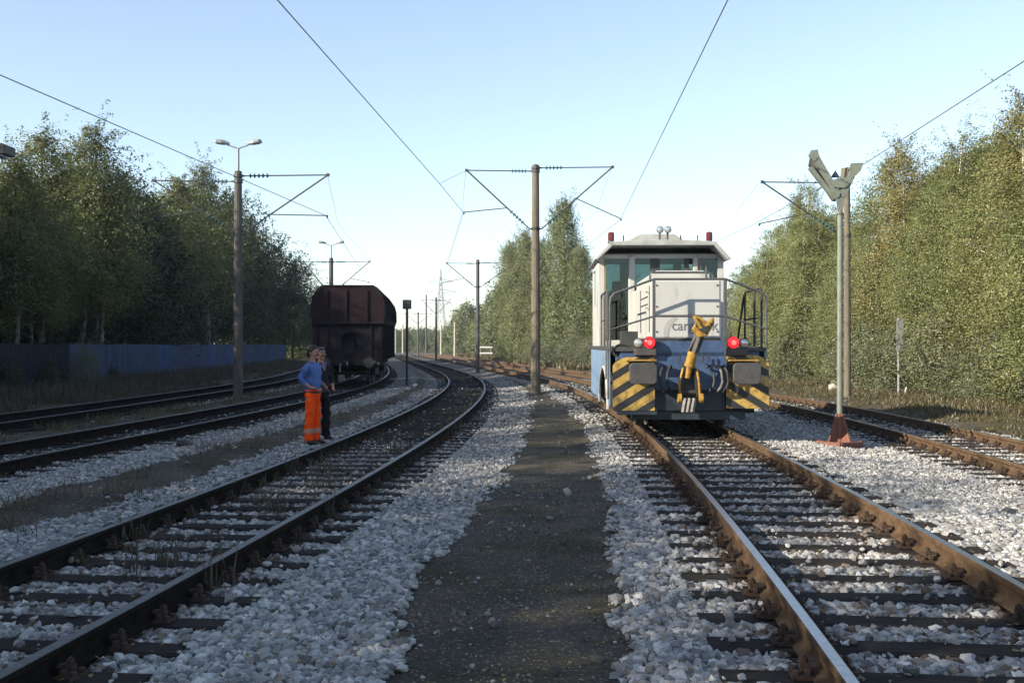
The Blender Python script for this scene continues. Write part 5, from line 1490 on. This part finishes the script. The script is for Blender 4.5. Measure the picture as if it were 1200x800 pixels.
# ------------------------------------------------------------------ hopper wagon
def wagon():
    y = 44.8; x = float(T2.X(y)) + .0
    a = -math.atan((float(T2.X(y + 10)) - float(T2.X(y + 1.5))) / 8.5)
    W = empty('hopper_wagon', (-6.68, y, T2.rz), a + .012, 'dark brown bulging hopper wagon standing on the track behind the two men', 'wagon')
    part = lambda mb, nm, m, parent=W, bevel=0: mb.build(nm, M[m], parent, bevel=bevel)
    Lg = 12.0
    half = [(1.02, 4.06), (1.13, 3.99), (1.29, 3.80), (1.43, 3.56), (1.50, 3.28), (1.50, 2.82), (1.47, 2.62), (1.36, 2.45)]
    up = [(-u, v) for u, v in half[::-1]] + half
    m = MB(); m.prism(up, 'y', .0, Lg); body = part(m, 'upper_body', 'wagon', bevel=.01)
    top6 = [(u * 1.012, v + .012) for u, v in half[:4]]
    rim = [(-u, v) for u, v in top6[::-1]] + top6 + [(u - .07, v - .06) for u, v in half[:4]][::-1] + [(-(u - .07), v - .06) for u, v in half[:4]]
    m = MB(); n_ = 8
    outer, inner = rim[:8], rim[8:][::-1]
    for i in range(7): m.prism([outer[i], outer[i + 1], inner[i + 1], inner[i]], 'y', -.03, .05)
    part(m, 'roof_edge', 'wagon_low', body)
    for xx in (-.86, -.08, .76):
        m = MB(); m.beam((xx, -.03, 2.62), (xx, -.03, 3.86), .07, .06); part(m, 'end_rib', 'wagon_low' if xx > -.5 else 'wagon', body)
    m = MB(); m.prism([(-.16, 2.56), (.05, 2.44), (.05, 2.40), (-.16, 2.50)], 'x', -1.44, 1.44); part(m, 'end_ledge', 'wagon_low', body)
    # lower body with arched opening in the end wall
    n = 10; ow, oz0, oz1 = .31, 1.42, 2.15
    arch = [(-ow, oz0)] + [(.04 - (ow) * math.cos(PI * i / n), oz1 - .30 + .30 * math.sin(PI * i / n)) for i in range(n + 1)] + [(ow + .08, oz0)]
    m = MB()
    m.bx(-1.38, .04 - ow, .02, .08, 1.02, 2.50); m.bx(.04 + ow, 1.38, .02, .08, 1.02, 2.50); m.bx(.04 - ow, .04 + ow, .02, .08, 1.02, oz0)
    seg = [(.04 - ow * math.cos(PI * i / n), oz1 - .30 + .30 * math.sin(PI * i / n)) for i in range(n + 1)]
    for i in range(n):
        p, q = seg[i], seg[i + 1]
        m.prism([(p[0], p[1]), (q[0], q[1]), (q[0], 2.50), (p[0], 2.50)], 'y', .02, .08)
    low = part(m, 'end_wall', 'wagon_low')
    m = MB(); m.bx(-.45, .55, .6, .66, 1.1, 2.45); m.bx(-.2, .25, .25, .5, 1.42, 1.72); part(m, 'hopper_chute', 'black')
    m = MB(); m.bx(-1.39, -1.36, .08, Lg - .08, 1.02, 2.50); m.bx(1.36, 1.39, .08, Lg - .08, 1.02, 2.50); m.bx(-1.3, 1.3, Lg - .1, Lg - .05, 1.02, 2.5); part(m, 'side_wall', 'wagon_side')
    for k in range(18):
        yy = .35 + (k // 2) * 1.41
        m = MB()
        for sx in ((-1, 1)[k % 2],):
            m.beam((sx * 1.425, yy, 1.02), (sx * 1.425, yy, 2.50), .07, .07, up=(0, 1, 0)); m.beam((sx * 1.52, yy, 3.28), (sx * 1.44, yy, 3.58), .05, .06, up=(0, 1, 0)); m.beam((sx * 1.44, yy, 3.58), (sx * 1.15, yy, 4.0), .05, .06, up=(0, 1, 0)); m.beam((sx * 1.42, yy, 2.50), (sx * 1.53, yy, 2.82), .05, .06, up=(0, 1, 0)); m.beam((sx * 1.53, yy, 2.82), (sx * 1.52, yy, 3.28), .05, .06, up=(0, 1, 0))
        part(m, 'side_rib', 'wagon_low')
    for xx in (-1.30, -.86, .92, 1.30):
        m = MB(); m.bx(xx - .05, xx + .05, -.03, .02, 1.02, 2.48); part(m, 'end_post', 'wagon_low')
    m = MB(); m.bx(-1.40, 1.40, -.02, .10, .78, 1.02); m.bx(-1.1, 1.1, .1, Lg - .1, .80, 1.0); part(m, 'underframe', 'wagon_low', bevel=.01)
    m = MB()
    rr = random.Random(8)
    for k in range(5): 
        xx = .62 + k * .14
        for j in range(3): m.bx(xx + rr.uniform(0, .03), xx + .07 + rr.uniform(0, .03), -.026, -.0225, .83 + j * .055, .855 + j * .055) if rr.random() < .8 else None
    part(m, 'stencil_marks', 'chalk')
    for sx in (-1, 1):
        m = MB(); m.tube([(sx * .875, -.02, .93), (sx * .875, -.45, .93)], .10, 12); m.tube([(sx * .875, -.45, .93), (sx * .875, -.50, .93)], .22, 18); part(m, 'buffer', 'loco_black')
    m = MB(); m.tube([(0, -.02, .93), (0, -.25, .93), (.02, -.32, .82), (0, -.25, .72)], .05, 8); part(m, 'coupling_hook', 'loco_black')
    m = MB(); m.tube([(-.28, -.02, .86), (-.30, -.15, .80), (-.30, -.2, .62)], .025, 8); m.ball((-.30, -.2, .58), .05); part(m, 'air_hose', 'chalk')
    for y0 in (1.4, 3.2, 8.8, 10.6):
        for sx in (-1, 1):
            wv = MB(); wv.lathe((sx * .69, y0, .46), (sx, 0, 0), [(0, .49), (.03, .49), (.035, .46), (.135, .455), (.136, .40), (.11, .38), (.11, .15), (.17, .13), (.17, .01)], 24); part(wv, 'wheel', 'loco_black')
        ax = MB(); ax.tube([(-.69, y0, .46), (.69, y0, .46)], .08, 8); part(ax, 'axle', 'loco_black')
    for y0 in (2.3, 9.7):
        bg_ = MB()
        for sx in (-1, 1): bg_.bx(sx * 1.0 - .06, sx * 1.0 + .06, y0 - 1.35, y0 + 1.35, .38, .66)
        bg_.bx(-1.0, 1.0, y0 - .2, y0 + .2, .5, .8); part(bg_, 'bogie_frame', 'black')
wagon()

# ------------------------------------------------------------------ people
def skin_obj(name, chains, material, parent=None, sub=2, keep=True):
    """chains: list of lists of (x,y,z,r[,r2]); the first point of later chains may name an earlier vertex (int)"""
    vs, rad, ed = [], [], []; starts = set()
    for ch in chains:
        prev = None
        if not isinstance(ch[0], int): starts.add(len(vs))
        for p in ch:
            if isinstance(p, int): prev = p; continue
            vs.append(p[:3]); rad.append((p[3], p[4] if len(p) > 4 else p[3]))
            i = len(vs) - 1
            if prev is not None: ed.append((prev, i))
            prev = i
    me = bpy.data.meshes.new(name); me.from_pydata(vs, ed, [])
    o = bpy.data.objects.new(name, me); C.objects.link(o)
    s = o.modifiers.new('skin', 'SKIN'); s.use_smooth_shade = True; s.branch_smoothing = .3
    for i, r in enumerate(rad):
        me.skin_vertices[0].data[i].radius = r
        me.skin_vertices[0].data[i].use_root = (i in starts)
    ss = o.modifiers.new('sub', 'SUBSURF'); ss.levels = sub; ss.render_levels = sub
    dg = bpy.context.evaluated_depsgraph_get()
    nm = bpy.data.meshes.new_from_object(o.evaluated_get(dg)); nm.name = name
    nm.materials.clear(); nm.materials.append(material); nm.shade_smooth()
    bpy.data.objects.remove(o)
    return link(name, nm, parent)

def deform(o, fn):
    me = o.data; v = np.zeros(len(me.vertices) * 3, np.float32); me.vertices.foreach_get('co', v); v = fn(v.reshape(-1, 3)); me.vertices.foreach_set('co', v.astype(np.float32).ravel()); me.update()

def hand(sx, wrist, down, fwd):
    """chains for a relaxed hand: palm then five fingers, all rooted in the wrist end"""
    return []

def person(px, feet_y, d, rot, height, label, top_m, leg_m, hair_m, band, armL, armR, under=None, belly=.0, stache=True, lean=0.0):
    p = at(px, feet_y, d); z0 = float(ground_z(p.x, p.y)) + .02
    k = height / 1.78
    # joints, facing -Y; x>0 is the figure's left side
    body_ch = [[(0, .0, .95, .115, .09), (0, .005, 1.10, .10, .085), (0, .005, 1.25, .105, .085), (0, .015, 1.38, .105, .08), (0, .015, 1.47, .075, .065), (0, .005, 1.53, .055), (0, -.012, 1.59, .062, .07), (0, -.01, 1.665, .078, .094), (0, 0, 1.735, .062, .075)]]
    # legs from pelvis (vertex 0)
    for s in (1, -1):
        body_ch.append([0, (s * .105, 0, .88, .085), (s * .115, -.012, .50, .058), (s * .12, .015, .28, .056), (s * .12, .02, .10, .042), (s * .125, -.03, .045, .045), (s * .135, -.15, .03, .034)])
    arms = {}
    for s, (el, wr, hd) in ((1, armL), (-1, armR)):
        ch = [3, (s * .165, .01, 1.435, .06), (*el, .042), (*wr, .03), (*hd, .040, .022)]
        body_ch.append(ch)
        arms[s] = (el, wr, hd)
    root = skin_obj('person', body_ch, M['skin'])
    root.location = (p.x, p.y, z0); root.rotation_euler = (0, 0, rot); root.scale = (k, k, k)
    tag(root, label, 'person', 'men standing beside the track')
    # five fingers per hand, rooted inside the palm, added to the body mesh
    fing = []
    for s, (el, wr, hd) in arms.items():
        wr, hd = Vector(wr), Vector(hd); t = (hd - wr).normalized()
        side = t.cross(Vector((0, 1, 0) if abs(t.y) < .8 else (0, 0, 1))).normalized(); nrm = side.cross(t).normalized()
        for i, (o_, ln) in enumerate(((-.028, .070), (-.010, .080), (.009, .076), (.027, .060))):
            b = hd + side * o_
            fing.append([(*(b), .0095), (*(b + t * ln * .5 + nrm * .006), .0088), (*(b + t * ln * .85 - nrm * .018), .0078), (*(b + t * ln * 1.02 - nrm * .042), .007)])
        b = hd - t * .03 - side * .034
        fing.append([(*(b + side * .012), .011), (*(b - side * .024 + t * .025), .0105), (*(b - side * .036 + t * .058 - nrm * .012), .008)])
    # face relief joined into the same mesh: nose, brow, ears, chin
    rel = MB()
    rel.v = []; 
    def lumpv(c, r): rel.ball(c, r, 8, 6)
    lumpv((0, -.108, 1.652), (.014, .022, .024)); lumpv((0, -.098, 1.672), (.010, .014, .03))
    lumpv((0, -.088, 1.703), (.055, .016, .012)); lumpv((0, -.083, 1.572), (.03, .022, .02))
    for s in (-1, 1):
        lumpv((s * .080, .005, 1.655), (.012, .022, .034)); lumpv((s * .045, -.082, 1.635), (.022, .018, .02))
    ro = rel.build('relief', M['skin'], smooth=True)
    fo = skin_obj('fingers', fing, M['skin'], sub=1)
    bm = bmesh.new(); bm.from_mesh(root.data); bm.from_mesh(ro.data); bm.from_mesh(fo.data); bm.to_mesh(root.data); bm.free()
    root.data.shade_smooth()
    bpy.data.objects.remove(ro); bpy.data.objects.remove(fo)
    # eyes, mouth, moustache
    for s in (-1, 1):
        e = MB(); e.ball((s * .031, -.094, 1.678), (.013, .008, .008), 8, 6); e.build('eye', M['eye'], root, smooth=True)
    e = MB(); e.ball((0, -.100, 1.612), (.024, .008, .006), 8, 6); e.build('mouth', M['lips'], root, smooth=True)
    if stache:
        e = MB(); e.ball((.02, -.104, 1.628), (.028, .012, .011), 8, 6); e.ball((-.02, -.104, 1.628), (.028, .012, .011), 8, 6); e.build('moustache', M[hair_m], root, smooth=True)
    h = MB()
    h.ball((0, .030, 1.715), (.088, .094, .078), 14, 10); h.ball((0, .055, 1.655), (.085, .062, .085), 12, 8); h.ball((.0, -.030, 1.768), (.062, .045, .026), 12, 8)
    h.ball((.076, .012, 1.695), (.02, .04, .045), 8, 6); h.ball((-.076, .012, 1.695), (.02, .04, .045), 8, 6)
    ho = h.build('hair', M[hair_m], root, smooth=True)
    deform(ho, lambda v: v + .006 * np.sin(v[:, [1, 2, 0]] * 160))
    # upper garment
    tch = [[(0, .0, .90, .160, .13), (0, .0, .97, .172, .14), (0, .002, 1.10, .168, .138 + belly), (0, .0, 1.25, .182, .142 + belly * .6), (0, .01, 1.37, .185, .135), (0, .012, 1.465, .108, .095), (0, .008, 1.505, .070, .070)]]
    for s, (el, wr, hd) in arms.items():
        el, wr = Vector(el), Vector(wr); e2 = el.lerp(wr, .72)
        tch.append([4, (s * .172, .01, 1.43, .078), (*(Vector((s * .172, .01, 1.43)).lerp(el, .55)), .066), (*el, .058), (*e2, .050)])
    tp = skin_obj('shirt' if leg_m == 'trouser_orange' else 'jacket', tch, M[top_m], root)
    deform(tp, lambda v: v + np.stack([.010 * np.sin(v[:, 2] * 34 + v[:, 0] * 16), .010 * np.sin(v[:, 2] * 41 + v[:, 0] * 22), np.zeros(len(v))], 1))
    if under:
        u = MB(); u.prism([(-.05, 1.50), (.05, 1.50), (.012, 1.33), (-.012, 1.33)], 'y', -.138, -.10); u.build('undershirt', M[under], root)
    wb = MB(); n = 24
    vs = [(rx * math.cos(2*PI*i/n), ry * math.sin(2*PI*i/n), z) for z, rx, ry in ((.80, .150, .105), (.87, .172, .135), (.93, .174, .142), (.99, .166, .138)) for i in range(n)]
    wb.add(vs, [(j*n+i, j*n+(i+1) % n, (j+1)*n+(i+1) % n, (j+1)*n+i) for j in range(3) for i in range(n)]); wb.build('trouser_waist', M[leg_m], root, smooth=True)
    # trousers
    lch = [[(0, 0, 1.05, .140, .105), (0, 0, .98, .152, .118), (0, 0, .91, .158, .125)]]
    for s in (1, -1):
        lch.append([2, (s * .10, 0, .84, .105), (s * .115, -.010, .52, .088), (s * .12, .010, .28, .085), (s * .122, .012, .09, .088), (s * .123, .010, .055, .086)])
    lo = skin_obj('trousers', lch, M[leg_m], root)
    deform(lo, lambda v: v + np.stack([.009 * np.sin(v[:, 2] * 30 + v[:, 1] * 25), .010 * np.sin(v[:, 2] * 37 + v[:, 0] * 30), np.zeros(len(v))], 1))
    if band:
        for s in (1, -1):
            b = MB(); b.tube([(s * .121, .011, .205), (s * .121, .011, .295)], .098, 18, cap=False); bo = b.build('reflective_band', M['band'], root, smooth=True)
            deform(bo, lambda v: v + np.stack([.006 * np.sin(v[:, 2] * 30), .008 * np.sin(v[:, 0] * 40), np.zeros(len(v))], 1))
    b = MB(); b.tube([(0, 0, .985), (0, 0, 1.03)], .001, 20)
    b = MB(); n = 24
    vs = [((.172) * math.cos(2*PI*i/n), (.145 + belly * .2) * math.sin(2*PI*i/n), z) for z in (.925, .965) for i in range(n)]
    b.add(vs, [(i, (i+1) % n, (i+1) % n + n, i + n) for i in range(n)]); b.build('belt', M['belt'], root, smooth=True)
    for s in (1, -1):
        f = skin_obj('shoe', [[(s * .125, .055, .045, .05, .05), (s * .127, -.03, .05, .052, .05), (s * .135, -.13, .038, .046, .036), (s * .138, -.185, .03, .036, .026)]], M['shoe'], root)
        deform(f, lambda v: np.stack([v[:, 0], v[:, 1], np.maximum(v[:, 2], -.012)], 1))
    return root
# facing right and slightly towards the camera; near hand on the hip
person(366.5, 517, 20.2, math.radians(72), 1.80, 'man in a bright blue shirt and orange safety trousers, hand at his belt', 'shirt_blue', 'trouser_orange', 'hair', True,
       armL=((.27, .06, 1.17), (.20, -.13, 1.05), (.12, -.19, 1.03)), armR=((-.245, .13, 1.19), (-.205, -.06, 1.03), (-.15, -.15, 1.01)), belly=.035)
person(376, 511, 21.3, math.radians(42), 1.78, 'man in dark jacket and dark trousers standing behind the orange trousers', 'jacket_dark', 'trouser_dark', 'hair_grey', False,
       armL=((.255, .05, 1.17), (.215, -.10, 1.02), (.16, -.18, .99)), armR=((-.255, .05, 1.17), (-.215, -.10, 1.02), (-.16, -.18, .99)), under='shirt_pink', belly=.02)

# ------------------------------------------------------------------ thin evening haze
def haze():
    m = bpy.data.materials.new('thin_haze'); m.use_nodes = True
    nt = m.node_tree; nt.nodes.remove(nt.nodes['Principled BSDF'])
    v = node(nt, 'ShaderNodeVolumePrincipled'); v.inputs['Color'].default_value = (.82, .9, 1.0, 1); v.inputs['Density'].default_value = .0003; v.inputs['Anisotropy'].default_value = .2
    nt.links.new(v.outputs[0], nt.nodes['Material Output'].inputs['Volume'])
    b = MB(); b.bx(-950, 950, -460, 1560, -2, 44)
    tag(b.build('haze', m), kind='stuff')
haze()
